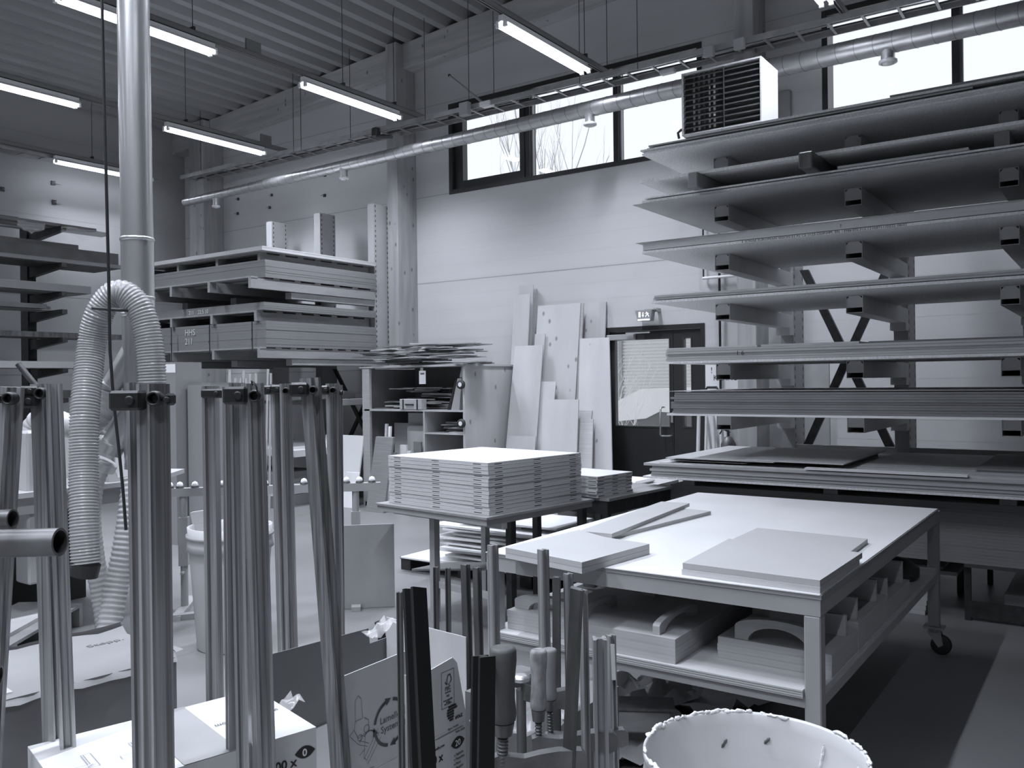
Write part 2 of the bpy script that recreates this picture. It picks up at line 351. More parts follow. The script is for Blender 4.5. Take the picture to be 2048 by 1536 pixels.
for k, y, lb in (('A', 5.75, 'dark junction plate clipped to the rail left of the timber post'), ('B', 8.02, 'small junction plate clipped to the far rail near the corner'), ('C', 5.2, 'small junction plate on the leftmost rail')):
    tag(box((ROWS[k]-0.004, y-0.09, RZ+0.04), (ROWS[k]+0.02, y+0.09, RZ+0.17)).build('junction_plate', rail_m), lb, 'junction box', 'junction plates on the rails')
ldc = bpy.data.lights['tube_light'].copy(); ldc.energy = LAMP_W*0.30; ldc.spread = math.radians(95)      # the row beside the end wall shines straight down
for o in list(COL.objects):
    if o.type == 'LIGHT' and o.parent and abs(o.parent.location.x-ROWS['C']) < 0.01: o.data = ldc
# ---------------------------------------------------------------- cable ladders
def ladder(name, a, b, wdt, z, axis, label, rung=0.3):
    t = thing(name, label, 'cable ladder')
    m = MB(); L = b-a
    def bx(u0, v0, z0, u1, v1, z1):
        if axis == 'x': m.box((u0, v0, z0), (u1, v1, z1))
        else: m.box((v0, u0, z0), (v1, u1, z1))
    v = wdt
    bx(a, v[0], z, b, v[0]+0.012, z+0.06); bx(a, v[1]-0.012, z, b, v[1], z+0.06)
    m.build('side_rail', tray_m, t)
    u = a+0.1
    while u < b-0.05:
        m = MB(); bx(u-0.012, v[0]+0.012, z+0.005, u+0.012, v[1]-0.012, z+0.020); u += rung
        m.build('rung', tray_m, t)
    return t
tr = ladder('cable_ladder', -12.2, XR-0.3, (8.27, 8.6), 4.77, 'x', 'grey steel cable ladder running past the windows under the rail ends')
for i, (yy, zz, r) in enumerate(((8.33, 4.80, 0.010), (8.36, 4.80, 0.007), (8.40, 4.80, 0.008), (8.50, 4.80, 0.009), (8.53, 4.80, 0.006))):
    pts = []; x = -12.1
    while x < 4.2: pts.append((x, yy+random.uniform(-0.012, 0.012), zz+random.uniform(0, 0.012))); x += 0.45
    MB().tube(pts, r, 6).build('cable', dark_m if i % 2 else greyl_m, tr)
for px_, (ytop, Yp) in {850: (0, 8.27), 938: (0, 8.27), 988: (0, 8.6), 1160: (0, 8.27), 1215: (0, 8.45), 1276: (0, 8.27), 586: (0, 8.27), 601: (0, 8.27), 700: (0, 8.27), 400: (0, 8.3)}.items():
    p = W(px_, 200, 'Y', Yp); MB().tube([(p.x, Yp, 4.77), (p.x, Yp, roof(p.x)-0.01)], 0.004, 6).build('hanging_rod', dark_m, tr)
tr2 = ladder('cable_ladder', -3, 8.2, (-12.85, -12.6), 4.80, 'y', 'grey steel cable ladder along the end wall at the left')
# conduits and boxes on the ladder
def smallbox(name, x, y, z, s, label, mat=greyl_m, cat='junction box'):
    return tag(box((x-s[0]/2, y-s[1]/2, z-s[2]/2), (x+s[0]/2, y+s[1]/2, z+s[2]/2), ch=0.006).build(name, mat), label, cat)
p = W(931, 219, 'Y', 8.24); smallbox('junction_box', p.x, 8.23, p.z, (0.14, 0.07, 0.16), 'grey junction box on the ladder beside the left window corner')
p = W(1418, 103, 'Y', 8.24); smallbox('junction_box', p.x, 8.24, p.z, (0.11, 0.05, 0.11), 'pale junction box on the ladder above the fan heater, left one')
p = W(1479, 88, 'Y', 8.24); smallbox('junction_box', p.x, 8.24, p.z, (0.11, 0.05, 0.11), 'pale junction box on the ladder above the fan heater, right one')
pa, pb = W(900, 152, 'Y', 8.35), W(965, 205, 'Y', 8.3)
a = thing('window_opener', 'slim white rod arm sloping down to the left window top', 'window opener')
MB().tube([pa, pb], 0.016, 8).build('rod', greyl_m, a); MB().tube([pa+(pa-pb).normalized()*0.02, pa], 0.02, 8).build('end_cap', black_m, a)
MB().box((pb.x-0.02, 8.25, pb.z-0.06), (pb.x+0.14, 8.36, pb.z+0.0), ch=0.01).build('motor', white_m, a)
p = W(752, 268, 'Y', 8.25); a = thing('swivel_bracket', 'black swivel bracket on the ladder beside the timber post', 'bracket')
MB().box((p.x-0.05, 8.2, p.z-0.05), (p.x+0.05, 8.3, p.z+0.08), ch=0.02).build('body', dark_m, a); MB().tube([(p.x, 8.25, p.z-0.03), (p.x+0.32, 8.2, p.z-0.1)], 0.025, 8).build('arm', dark_m, a)
p = W(1345, 132, 'Y', 8.5); a = thing('clip_hook', 'white plastic cable clip hanging below the ladder over the window', 'clip'); MB().box((p.x-0.12, 8.42, 4.72), (p.x+0.05, 8.5, 4.765), ch=0.01).build('clip_body', white_m, a)
# ---------------------------------------------------------------- spiral duct with valves
DY, DZ, DR = 8.25, 4.465, 0.082
def drad(x): return DR+max(0, (x+6.5))*0.0028
du = thing('spiral_duct', 'long galvanised spiral air duct running past the windows', 'duct')
pts = []; rad = []; x = -12.05
while x < XR-0.25:
    zz = 4.38 + (x+12.05)*0.0105 if x < -4 else 4.4645
    pts.append((x, DY, zz)); rad.append(0.060+0.0035*(x+12.05)); x += 0.16
def dz(x): return 4.38+(x+12.05)*0.0105 if x < -4 else 4.4645
sm = MB().tube(pts, 0.09, 20, radii=rad); sm.m = 1
x = -12.0
while x < XR-0.4:
    r = 0.060+0.0035*(x+12.05)+0.0012; ring = []
    for j in range(21):
        a2 = 2*PI*j/20; ring.append((x+0.05*math.cos(a2)*0.5, DY+r*math.cos(a2), dz(x)+r*math.sin(a2)))
    sm.tube(ring, 0.0016, 4, cap=False); x += 0.16
sm.build('duct_pipe', [galv_m, M('duct_seam', 0.16, 0.5, 0.4)], du)
for px_, py_ in ((432, 408), (688, 345), (1180, 236), (1776, 122)):
    p = W(px_, py_, 'Y', DY); x = p.x; r0 = 0.045+0.0014*(x+12); zc = dz(x)
    T = Matrix.Translation((x, DY, 0)); v = thing('supply_valve', 'x', 'air valve', (x, DY, 0), 0, 'air valves under the spiral duct')
    v['label'] = {432: 'farthest small white air valve, in the corner at the duct end', 688: 'white air valve under the duct left of the timber post', 1180: 'round air valve under the duct in front of the left window', 1776: 'largest round air valve, under the duct in front of the right window'}[px_]
    MB().lathe([(r0*1.25, zc-0.05), (r0, zc-0.085), (r0, zc-0.155)], n=18).build('neck', galv_m, v)
    MB().lathe([(r0*1.05, zc-0.150), (r0*1.32, zc-0.158), (r0*1.32, zc-0.178), (r0*1.05, zc-0.186), (r0*0.9, zc-0.17)], n=20).build('rim', white_m, v)
    MB().lathe([(r0*0.8, zc-0.170), (r0*0.75, zc-0.192), (r0*0.2, zc-0.198)], n=18).build('disc', white_m, v)
# ---------------------------------------------------------------- fan heater with louvres
hx0, hx1, hz0, hz1, hy = -3.09, -2.39, 3.60, 4.137, 7.0
he = thing('fan_heater', 'white wall fan heater with dark louvre front, above the sheet rack', 'heater', (hx0, hy, hz0))
wdt, hh, dp = hx1-hx0, hz1-hz0, 0.42
m = MB(); t = 0.012
m.box((0, 0, 0), (wdt, dp, t)); m.box((0, 0, hh-t), (wdt, dp, hh)); m.box((0, 0, t), (t, dp, hh-t)); m.box((wdt-t, 0, t), (wdt, dp, hh-t)); m.box((t, dp-0.01, t), (wdt*0.12, dp, hh-t)); m.box((wdt*0.5, dp-0.01, t), (wdt-t, dp, hh-t))
m.build('casing', M('heater_casing', 0.36, 0.4), he)
MB().box((wdt*0.42, 0.066, t), (wdt-t, 0.075, hh-t)).build('inner_baffle', M('louvre_dark2', 0.04, 0.5), he)
lm = MB()
for i in range(11):
    zc = 0.03+i*(hh-0.06)/10.0
    lm.prism([(t, 0.006, zc-0.021), (t, 0.010, zc-0.024), (t, 0.05, zc+0.004), (t, 0.046, zc+0.010)], (wdt-2*t, 0, 0))
lm.build('louvre', M('louvre_dark', 0.055, 0.45), he)
lm = MB()
for i in range(6): lm.box((0.055+i*0.046, 0.055, t), (0.080+i*0.046, 0.06, hh-t))
lm.box((t, 0.055, t), (0.055, 0.06, hh-t))
lm.box((wdt*0.54-0.004, 0.002, t), (wdt*0.54+0.004, 0.01, hh-t)); lm.build('rear_fin', M('louvre_dark2', 0.04, 0.5), he)
MB().tube([(-0.05, 0.05, 0.0), (-0.06, 0.05, 0.05), (-0.03, 0.05, 0.07), (0.0, 0.05, 0.07)], 0.012, 8).build('pipe_stub', dark_m, he)
for xx in (0.05,): MB().box((xx-0.02, dp, hh-0.25), (xx+0.02, YW-hy-0.001, hh-0.22)).build('wall_bracket', grey_m, he)
p = W(1567, 215, 'Y', 8.85); tag(box((p.x-0.07, 8.84, p.z-0.12), (p.x+0.07, 8.899, p.z+0.16)).build('wall_control_box', grey_m), 'grey box on the wall behind the fan heater', 'control box')
# ================================================================ RIGHT CANTILEVER RACK
RY = 6.10
rk = thing('cantilever_rack', 'tall grey cantilever rack with box arms full of board sheets, at the right', 'storage rack', (-1.4, 7.6, 0))
def R_(x, y, z): return (x+1.4, y-7.6, z)
UX = [(-2.445, -2.335), (-1.52, -1.41), (-0.605, -0.50), (0.31, 0.415)]
ARMZ = [3.123, 2.77, 2.413, 2.048, 1.609, 1.241]
for (a, b) in UX:
    slot = MB(); slot.box(R_(a, 7.6, 0), R_(b, 7.9, 3.5)); slot.m = 1
    for i in range(44): slot.box(R_(b-0.001, 7.63, 0.25+i*0.073), R_(b+0.001, 7.642, 0.285+i*0.073)); slot.box(R_(b-0.001, 7.86, 0.25+i*0.073), R_(b+0.001, 7.872, 0.285+i*0.073))
    slot.build('upright', [grey_m, ink_m], rk)
    box(R_(a+0.0, 6.15, 0.0), R_(b-0.0, 7.6, 0.14)).build('foot_beam', grey_m, rk)
am = MB(); w = UX[0][1]-UX[0][0]; hgt = 0.116
def arm(x0, x1, zt):
    m = MB(); t = 0.004; y0, y1 = RY, 7.6; zb = zt-hgt
    m.box(R_(x0, y0, zt-t), R_(x1, y1, zt)); m.box(R_(x0, y0, zb), R_(x1, y1, zb+t)); m.box(R_(x0, y0, zb+t), R_(x0+t, y1, zt-t)); m.box(R_(x1-t, y0, zb+t), R_(x1, y1, zt-t))
    # end plate with clipped upper corners, leaving a dark slot below it
    c = 0.022; zz = zb+0.036
    m.prism([R_(x0+t, y0+0.004, zz), R_(x1-t, y0+0.004, zz), R_(x1-t, y0+0.004, zt-c), R_(x1-c, y0+0.004, zt-t), R_(x0+c, y0+0.004, zt-t), R_(x0+t, y0+0.004, zt-c)], (0, 0.01, 0))
    m.box(R_(x0-0.004, y1-0.12, zb-0.06), R_(x1+0.004, y1-0.0, zb))
    return m
for zt in ARMZ:
    for (a, b) in UX: arm(a, b, zt).build('arm', rack_m, rk)
bm_ = MB()
def brace(x0, z0, x1, z1): bm_.prism([R_(x0, 7.74, z0), R_(x0+0.075, 7.74, z0), R_(x1+0.075, 7.74, z1), R_(x1, 7.74, z1)], (0, 0.04, 0))
for (a, b, s) in ((-2.32, -1.55, 1),):
    bb = MB(); bm_ = bb; brace(-2.32, 2.45, -1.62, 0.90); bb.build('brace', dark_m, rk); bb = MB(); bm_ = bb; bm_.prism([R_(-1.62, 7.79, 2.45), R_(-1.545, 7.79, 2.45), R_(-2.245, 7.79, 0.90), R_(-2.32, 7.79, 0.90)], (0, 0.03, 0)); bb.build('brace', dark_m, rk)
for zb in (0.86,): box(R_(-2.44, 7.62, zb), R_(0.4, 7.66, zb+0.06)).build('cross_bar', grey_m, rk)
def sheets(zb, specs, group, where):
    """specs bottom-up: (x0, x1, y0, y1, thickness, material, kind word, gap below)"""
    n = len(specs); z = zb
    for i, sp in enumerate(specs):
        x0, x1, y0, y1, t, mt, kw = sp[:7]; z += sp[7] if len(sp) > 7 else 0.0
        j = n-1-i; y0 += r.uniform(0, 0.012); x0 += r.uniform(-0.006, 0.006)
        o = thing_box('board_sheet', x0, y0, z+(0.0018 if i % 2 else 0.0008), x1, y1, z+t, mt)
        if n == 1: lab = '%s sheet %s' % (kw, where)
        else: lab = '%s sheet, %s %s' % (kw, ordn(j, n), where)
        tag(o, lab, 'board', group); z += t
    return z
def thing_box(name, x0, y0, z0, x1, y1, z1, mt):
    o = MB().box((0, 0, 0), (x1-x0, y1-y0, z1-z0), ch=0.0).build(name, mt); o.location = (x0, y0, z0); return o
F0 = 5.70; XE = 0.55; G = 'board sheets on the right rack'
r = random.Random(3)
def stackspec(n, t, x0, y0, mats, kw, jx=0.012, jy=0.012, dep=1.5, xe=XE):
    return [(x0+r.uniform(0, jx), xe+r.uniform(-.02, .02), y0+r.uniform(0, jy), y0+dep, t, mats if not isinstance(mats, list) else mats[i % len(mats)], kw) for i in range(n)]
z = sheets(3.124, [(-2.83, XE, F0, 7.3, 0.012, chip_m, 'thin chipboard'), (-2.82, XE, F0+.01, 7.3, 0.019, chip_m, 'grey chipboard'), (-2.84, XE, F0, 7.3, 0.012, chip_m, 'pale chipboard'), (-2.80, XE, F0+.015, 7.3, 0.006, mdfd_m, 'dark hardboard'),
    (-2.79, -0.7, F0+0.03, 7.0, 0.012, mdf_m, 'warped pale', 0.012), (-2.51, XE, F0+0.01, 7.0, 0.016, chip_m, 'upper chipboard', 0.004), (-1.15, XE, F0, 7.0, 0.010, mdfd_m, 'short dark', 0.0)], G, 'on the right rack top level')
z3 = sheets(2.771, [(-2.90, XE, F0-0.02, 7.25, 0.004, mdf_m, 'thin sagging', 0.0), (-2.84, XE, F0, 7.2, 0.019, chip_m, 'lower chipboard', 0.004), (-2.82, XE, F0, 7.2, 0.012, chip_m, 'upper chipboard', 0.008)], G, 'on the right rack second level')
tag(thing_box('board_offcut', -1.46, F0-0.01, z3+0.003, -0.72, 6.1, z3+0.017, mdf_m), 'short narrow board lying on the second level pile of the right rack', 'board')
ztb = z3+0.001
for x0, wdt, hh, y0, lab in ((-2.44, 0.075, 0.105, F0-0.09, 'left square timber spacer poking out under the loose upper board'), (-1.66, 0.09, 0.105, F0-0.16, 'right square timber spacer with wrapped end, poking out under the loose upper board')):
    m = MB().box((0, 0, 0), (wdt, 1.3, hh), ch=0.008); o = m.build('timber_spacer', pine_m if x0 < -2 else steeld_m); o.location = (x0, y0, ztb); tag(o, lab, 'timber')
o = thing_box('timber_spacer', -0.6, F0+.1, ztb, -0.52, 7.0, ztb+0.105, pine_m); tag(o, 'third timber spacer under the loose upper board, in deep shade', 'timber')
tag(thing_box('board_sheet', -2.85, F0, ztb+0.1065, XE, 7.1, ztb+0.1275, chip_m), 'single thick chipboard raised on timber spacers over the second level', 'board', G)
zz = sheets(2.414, [(-2.84, XE, F0, 7.2, 0.019, chip_m, 'printed edge chipboard'), (-2.835, XE, F0, 7.2, 0.056, mdfl_m, 'thick pale fibreboard', 0.003), (-2.88, XE, F0-0.01, 7.2, 0.003, mdf_m, 'very thin')], G, 'on the right rack third level')
# printed marks on the chipboard edge
o_pr = bpy.data.objects.get('board_sheet')
sh = [o for o in COL.objects if o.name.startswith('board_sheet') and o['label'].startswith('printed edge')][0]
text('E SONAE EUROPEAN VISION E1 P2 CE 0123 DOP HPL EN 13986 EN 312 1215871110222 08:02', 0.020, ink_m, sh, Vector((0.75, -0.0008, 0.003)), Euler((PI/2, 0, 0)), ext=0.0003, sx=1.28)
sh2 = [o for o in COL.objects if o.name.startswith('board_sheet') and o['label'].startswith('thick pale fibre')][0]
text('F', 0.03, inkg_m, sh2, Vector((1.38, -0.0008, 0.012)), Euler((PI/2, 0, 0)))
sheets(2.049, [(-2.77, XE, F0, 7.2, 0.019, chip_m, 'pale chipboard'), (-2.765, XE, F0+.005, 7.2, 0.016, mdf_m, 'brown', 0.004), (-2.755, XE, F0, 7.2, 0.016, mdf_m, 'grey fibreboard')], G, 'on the right rack fourth level')
z = sheets(1.610, [(-2.66, XE, F0, 7.2, 0.018, chip_m, 'pale chipboard')]+stackspec(5, 0.0165, -2.67, F0, mdf_m, 'grey fibreboard', 0.008, 0.004), G, 'on the right rack fifth level')
tag(thing_box('board_strip', -2.66, F0+0.02, z+0.001, -2.0, 6.9, z+0.012, mdfl_m), 'pale thin panel on the fifth level pile, left piece', 'board')
tag(thing_box('board_strip', -1.98, F0+0.03, z+0.001, -1.35, 6.9, z+0.016, mdfl_m), 'pale thin panel on the fifth level pile, middle piece', 'board')
tag(thing_box('board_strip', -1.30, F0+0.06, z+0.001, 0.5, 6.9, z+0.014, mdfd_m), 'dark thin panel on the fifth level pile, right piece', 'board')
mk = [o for o in COL.objects if o.name.startswith('board_sheet') and 'second from the top on the right rack fifth' in o['label']][0]
text('1 6', 0.045, ink_m, mk, Vector((0.52, -0.0008, -0.02)), Euler((PI/2, 0, 0)), name='pencil_mark')
z = sheets(1.242, [(-2.65, XE, F0-.01, 7.2, 0.016, lam_m, 'white faced')]+stackspec(9, 0.0165, -2.635, F0, mdfd_m, 'brown fibreboard', 0.035, 0.006)+[(-2.65, XE, F0, 7.2, 0.004, mdf_m, 'thin covering', 0.006)], G, 'on the right rack sixth level')
# lowest level: thick pile on beams
z = 0.79
z = sheets(z, [(-2.84, XE, F0-.03, 7.2, 0.014, chip_m, 'chipped chipboard')]+stackspec(4, 0.019, -2.79, F0-.02, mdf_m, 'brown fibreboard', 0.02, 0.01)+[(-2.83, XE, F0-.03, 7.2, 0.019, mdf_m, 'grey fibreboard'), (-2.72, XE, F0+0.0, 7.1, 0.006, mdfl_m, 'pale thin')], G, 'on the right rack lowest level')
tag(thing_box('board_strip', -1.68, F0-0.035, z+0.001, -0.74, F0+0.03, z+0.014, lam_m), 'long bright white strip at the edge of the lowest level pile', 'board')
z2 = z+0.02
tag(thing_box('board_strip', -1.40, F0+.15, z+0.001, XE, 7.0, z+0.018, mdf_m), 'brown loose sheet on the lowest level pile, right part', 'board')
tag(thing_box('board_strip', -1.38, F0+.16, z+0.019, -0.2, 7.0, z+0.026, mdf_m), 'bent thin sheet on the lowest level pile, right part', 'board')
tag(thing_box('board_strip', -0.72, F0+.15, z+0.028, XE, 7.0, z+0.04, mdfd_m), 'dark sheet end at the right edge on the lowest level pile', 'board')
tag(thing_box('board_strip', -2.66, F0+.05, z+0.012, -2.1, 7.0, z+0.016, mdf_m), 'thin spacer sheet under the raised boards on the lowest level', 'board')
tag(thing_box('board_strip', -2.68, F0+.02, z+0.030, -1.90, 6.95, z+0.036, mdf_m), 'raised dark loose board on the lowest level pile, left one', 'board')
tag(thing_box('board_strip', -2.10, F0+.02, z+0.0365, -1.45, 6.95, z+0.0425, mdf_m), 'raised dark loose board on the lowest level pile, middle one', 'board')
tag(thing_box('timber_spacer', -2.3, F0+.2, z+0.017, -2.2, 6.9, z+0.0295, mdfd_m), 'thin dark spacer hidden under raised loose boards', 'timber'); tag(thing_box('timber_spacer', -1.6, F0+.2, z+0.0005, -1.5, 6.9, z+0.0295, mdfd_m), 'thin dark spacer under the right end of raised boards', 'timber')
for x0 in (-2.62, -1.62, -0.6, 0.3):
    tag(thing_box('timber_spacer', x0, F0+0.18, 0.731, x0+0.09, 6.9, 0.789, pine_m), 'timber bearer under the lowest level pile at %s' % {-2.62: 'its left end', -1.62: 'its middle', -0.6: 'its right part behind the table leg', 0.3: 'its far right end'}[x0], 'timber')
# big brown pile below
z = 0.36; n = 18
for i in range(n):
    t = 0.0205; j = n-1-i
    o = thing_box('board_sheet', -2.72+r.uniform(0, .004), 5.88+r.uniform(0, 0.004), z+0.0003, XE, 7.2, z+t, mdfd_m); z += t
    tag(o, 'brown board sheet %d of the even low pile behind the laminate table, counted from its top' % (j+1), 'board', 'brown board sheets in the low pile')
    o['label'] = 'brown board sheet in the low pile behind the laminate table, %s' % (ORD+['sixteenth from the top', 'seventeenth from the top', 'bottommost'])[j]
# trestle under the pile
for x0, lb in ((-2.6, 'left'), (-0.80, 'right')):
    t = thing('steel_trestle', 'dark steel stand carrying the low brown pile, %s one' % lb, 'stand', (x0, 5.95, 0))
    for q in ((0, 0), (1.0, 0), (0, 1.1), (1.0, 1.1)): box((q[0], q[1], 0), (q[0]+0.035, q[1]+0.035, 0.325)).build('leg', dark_m, t)
    m = MB(); m.box((0, 0, 0.325), (1.035, 0.035, 0.359)); m.box((0, 1.1, 0.325), (1.035, 1.135, 0.359)); m.box((0, 0.035, 0.325), (0.03, 1.1, 0.359)); m.build('top_bar', grey_m, t)
    m = MB(); m.box((0.035, 0.0, 0.02), (1.0, 0.012, 0.12)); m.build('front_panel', dark_m, t)
p1, p2 = W(1900, 1100, 'Y', 6.2), W(1890, 1180, 'Z', 0)
zq = 0.0
for i in range(4):
    o = thing_box('board_offcut', -1.40+i*0.004, 5.93+i*0.003, zq+0.0005, -1.02+0.004*i, 6.4, zq+0.03, mdf_m); zq += 0.03
    tag(o, 'grey thick board offcut on the floor under the rack, %s' % ['bottommost', 'third from the top', 'second from the top', 'topmost'][i], 'board', 'offcuts stacked on the floor')
tag(thing_box('board_offcut', -1.40, 5.98, 0.1215, -1.20, 6.35, 0.134, mdfl_m), 'small pale board on the four stacked offcuts under the rack', 'board')
box_bars = thing('low_shelf', 'dark low shelf board behind the table leg under the rack', 'shelf', (-2.0, 6.2, 0))
box((0, 0.05, 0.20), (1.12, 0.8, 0.225)).build('shelf_board', mdf_m, box_bars); box((0.0, 0.1, 0.226), (1.03, 0.75, 0.24)).build('upper_board', mdf_m, box_bars)
for q in (0.02, 1.06):
    box((q, 0.45, 0), (q+0.04, 0.49, 0.2)).build('leg', dark_m, box_bars)
# ================================================================ BIG LAMINATE TABLE ON CASTORS
TB = thing('work_table', 'large white laminate topped table on grey steel frame with castors', 'work table', (-1.5, 4.0, 0))
def tb(x, y, z): return (x+1.5, y-4.0, z)
tx0, tx1, ty0, ty1 = -2.175, -0.812, 2.89, 5.108
box(tb(tx0, ty0, 0.7865), tb(tx1, ty1, 0.79)).build('laminate_top', lam_m, TB)
box(tb(tx0+0.002, ty0+0.003, 0.772), tb(tx1+0.004, ty1, 0.7865)).build('ply_top', M('table_ply_edge', 0.30, 0.6, noise=((3, 3, 240), 0.25, 2)), TB)
m = MB(); m.box(tb(tx0+0.0, ty0+0.006, 0.715), tb(tx1, ty0+0.05, 0.771)); m.box(tb(tx0, ty1+0.02, 0.715), tb(tx1, ty1+0.064, 0.771)); m.box(tb(tx0, ty0+0.05, 0.715), tb(tx0+0.044, ty1+0.02, 0.771)); m.box(tb(tx1-0.044, ty0+0.05, 0.715), tb(tx1, ty1+0.02, 0.771))
m.build('top_frame', greyl_m, TB)
legs = ((tx0, ty0+0.006, 2), (tx1-0.055, ty0+0.006, 2), (tx0, ty1+0.01, 2), (tx1-0.055, ty1+0.01, 1))
for lx, ly, k in legs: box(tb(lx, ly, 0.15), tb(lx+0.055, ly+0.055, 0.715), ch=0.004).build('leg', greyl_m if ly < 4 else grey_m, TB)
m = MB(); m.box(tb(tx0+0.055, ty0+0.01, 0.405), tb(tx1-0.055, ty0+0.05, 0.440)); m.box(tb(tx0+0.055, ty1+0.02, 0.405), tb(tx1-0.055, ty1+0.06, 0.440)); m.box(tb(tx0+0.01, ty0+0.061, 0.405), tb(tx0+0.05, ty1+0.01, 0.440)); m.box(tb(tx1-0.045, ty0+0.061, 0.405), tb(tx1-0.005, ty1+0.01, 0.440))
m.build('lower_frame', greyl_m, TB)
m = MB(); m.box(tb(tx0+0.056, ty0-0.005, 0.440), tb(tx1-0.058, ty0+0.06, 0.467)); m.box(tb(tx0+0.006, ty0+0.062, 0.440), tb(tx1-0.006, ty1+0.008, 0.467)); sh_o = m.build('shelf', plyh_m, TB)
# lines of the ply layers on the shelf front
m = MB(); [m.box(tb(tx0+0.058, ty0-0.0058, zz_), tb(tx1-0.06, ty0-0.005, zz_+0.0022)) for zz_ in (0.444, 0.452, 0.460)]; m.build('ply_layers', mdfd_m, sh_o)
for lx, ly, k in legs:
    c = MB(); cx, cy = lx+0.0275, ly+0.0275
    c.box(tb(cx-0.05, cy-0.04, 0.138), tb(cx+0.05, cy+0.04, 0.15)); c.lathe([(0.03, 0.118), (0.034, 0.138)], o=tb(cx, cy, 0), n=14)
    for s in (-0.024, 0.020): c.prism([tb(cx-0.035, cy+s, 0.12), tb(cx+0.035, cy+s, 0.12), tb(cx+0.045, cy+s, 0.055), tb(cx+0.022, cy+s, 0.04)], (0, 0.004, 0))
    co = c.build('castor', galv_m, TB)
    T = Matrix.Rotation(PI/2, 4, 'X'); w_ = MB().lathe([(0.016, -0.018), (0.044, -0.018), (0.052, -0.012), (0.052, 0.012), (0.044, 0.018), (0.016, 0.018)], o=tb(cx+0.033, cy, 0.0525), n=20, T=T); w_.build('wheel', rubber_m, co)
# boards on the table
def poly_board(name, pts, z0, z1, mt, label, cat='board', group=None):
    P = [Vector((p[0], p[1], z0)) for p in pts]; c = P[0].copy()
    o = MB().prism([p-c for p in P], (0, 0, z1-z0)).build(name, mt); o.location = c; return tag(o, label, cat, group)
GT = 'grey fibreboard pieces on the laminate table'
zt = 0.7905
def rectpts(c, ux, L, w_):
    u = Vector((math.cos(ux), math.sin(ux))); v = Vector((-u.y, u.x)); c = Vector(c); return [c, c+u*L, c+u*L+v*w_, c+v*w_]
mt_ = M('grey_board_face', 0.46, 0.6, noise=((4, 4, 4), 0.03))
poly_board('board_piece', [(-1.312, 2.925), (-0.815, 2.905), (-0.815, 3.43), (-1.34, 3.45)], zt, zt+0.020, mdfl_m, 'lower fibreboard panel of the front pair at the right table corner', 'board', GT)
poly_board('board_piece', [(-1.310, 2.930), (-0.817, 2.912), (-0.812, 3.46), (-1.345, 3.475)], zt+0.021, zt+0.042, mt_, 'upper fibreboard panel of the front pair at the right table corner', 'board', GT)
poly_board('board_piece', [(-1.37, 3.49), (-0.88, 3.475), (-0.89, 3.89), (-1.38, 3.92)], zt, zt+0.020, mt_, 'grey fibreboard panel lying behind the front pair on the table', 'board', GT)
poly_board('board_piece', [(-2.03, 2.83), (-1.625, 2.745), (-1.575, 3.20), (-1.80, 3.24), (-1.99, 3.34)], zt, zt+0.020, mdfl_m, 'lower board of the pair overhanging the left front table edge', 'board', GT)
poly_board('board_piece', [(-2.03, 2.83), (-1.625, 2.745), (-1.575, 3.20), (-1.80, 3.24), (-1.99, 3.34)], zt+0.021, zt+0.042, mt_, 'upper board of the pair overhanging the left front table edge', 'board', GT)
poly_board('board_piece', rectpts((-1.865, 3.33), math.radians(84), 0.98, 0.17), zt+0.0, zt+0.018, mt_, 'lower narrow strip lying slanted behind the left boards on the table', 'board', GT)
poly_board('board_piece', rectpts((-1.83, 3.35), math.radians(95), 1.05, 0.16), zt+0.019, zt+0.037, mt_, 'upper narrow strip lying across the other strip on the table', 'board', GT)
# boards on the shelf below
shz = 0.4675
def pile(x0, y0, x1, y1, n, t, where, grp, mt=mdf_m, z=shz):
    for i in range(n):
        o = thing_box('board_block', x0+r.uniform(0, .003), y0+r.uniform(0, .003), z+0.0004, x1, y1, z+t, mt); z += t
        tag(o, 'thick fibreboard %s, %s' % (where, ordn(n-1-i, n)), 'board', grp)
    return z
zS1 = pile(-2.11, 2.945, -1.80, 3.9, 3, 0.026, 'in the left stack under the laminate table', 'fibreboards on the table shelf')
zS2 = pile(-1.78, 2.90, -1.33, 3.75, 3, 0.030, 'in the middle stack under the laminate table', 'fibreboards on the table shelf')
zS3 = pile(-1.235, 3.06, -0.822, 3.42, 3, 0.026, 'in the right front stack under the laminate table', 'fibreboards on the table shelf')
zS4 = pile(-1.235, 3.43, -0.822, 3.93, 4, 0.026, 'in the second stack along the right table side', 'fibreboards on the table shelf')
zS5 = pile(-1.235, 3.94, -0.822, 4.40, 3, 0.026, 'in the third stack along the right table side', 'fibreboards on the table shelf')
def arch(name, x0, x1, y, th, z, h, label, rot=0, base=0.04):
    n = 14; cx = (x1-x0)/2; ro = cx; outer = []; inner = []
    top = [(0, 0, 0), (0, 0, h*0.62)]
    P = [(0, 0, 0), (0, 0, h*0.55)]
    for i in range(n+1):
        a = PI-PI*i/n; P.append((cx+ro*math.cos(a), 0, h*0.55+h*0.45*math.sin(a)))
    P += [(x1-x0, 0, 0), (x1-x0-base, 0, 0)]
    for i in range(n+1):
        a = PI*i/n; P.append((cx+(cx-base)*math.cos(a), 0, (h*0.66)*math.sin(a)))
    P += [(base, 0, 0)]
    Q = []
    for p in P:
        if not Q or (Vector(p)-Vector(Q[-1])).length > 1e-4: Q.append(p)
    o = MB().prism(Q, (0, th, 0)).build(name, mdf_m); o.location = (x0, y, z); o.rotation_euler = (0, 0, rot); return tag(o, label, 'board piece', 'arched board pieces on the table shelf')
arch('arched_board', -1.17, -0.86, 3.07, 0.035, zS3+0.001, 0.085, 'arch shaped board standing on the right front stack by the table leg', 0.0, 0.05)
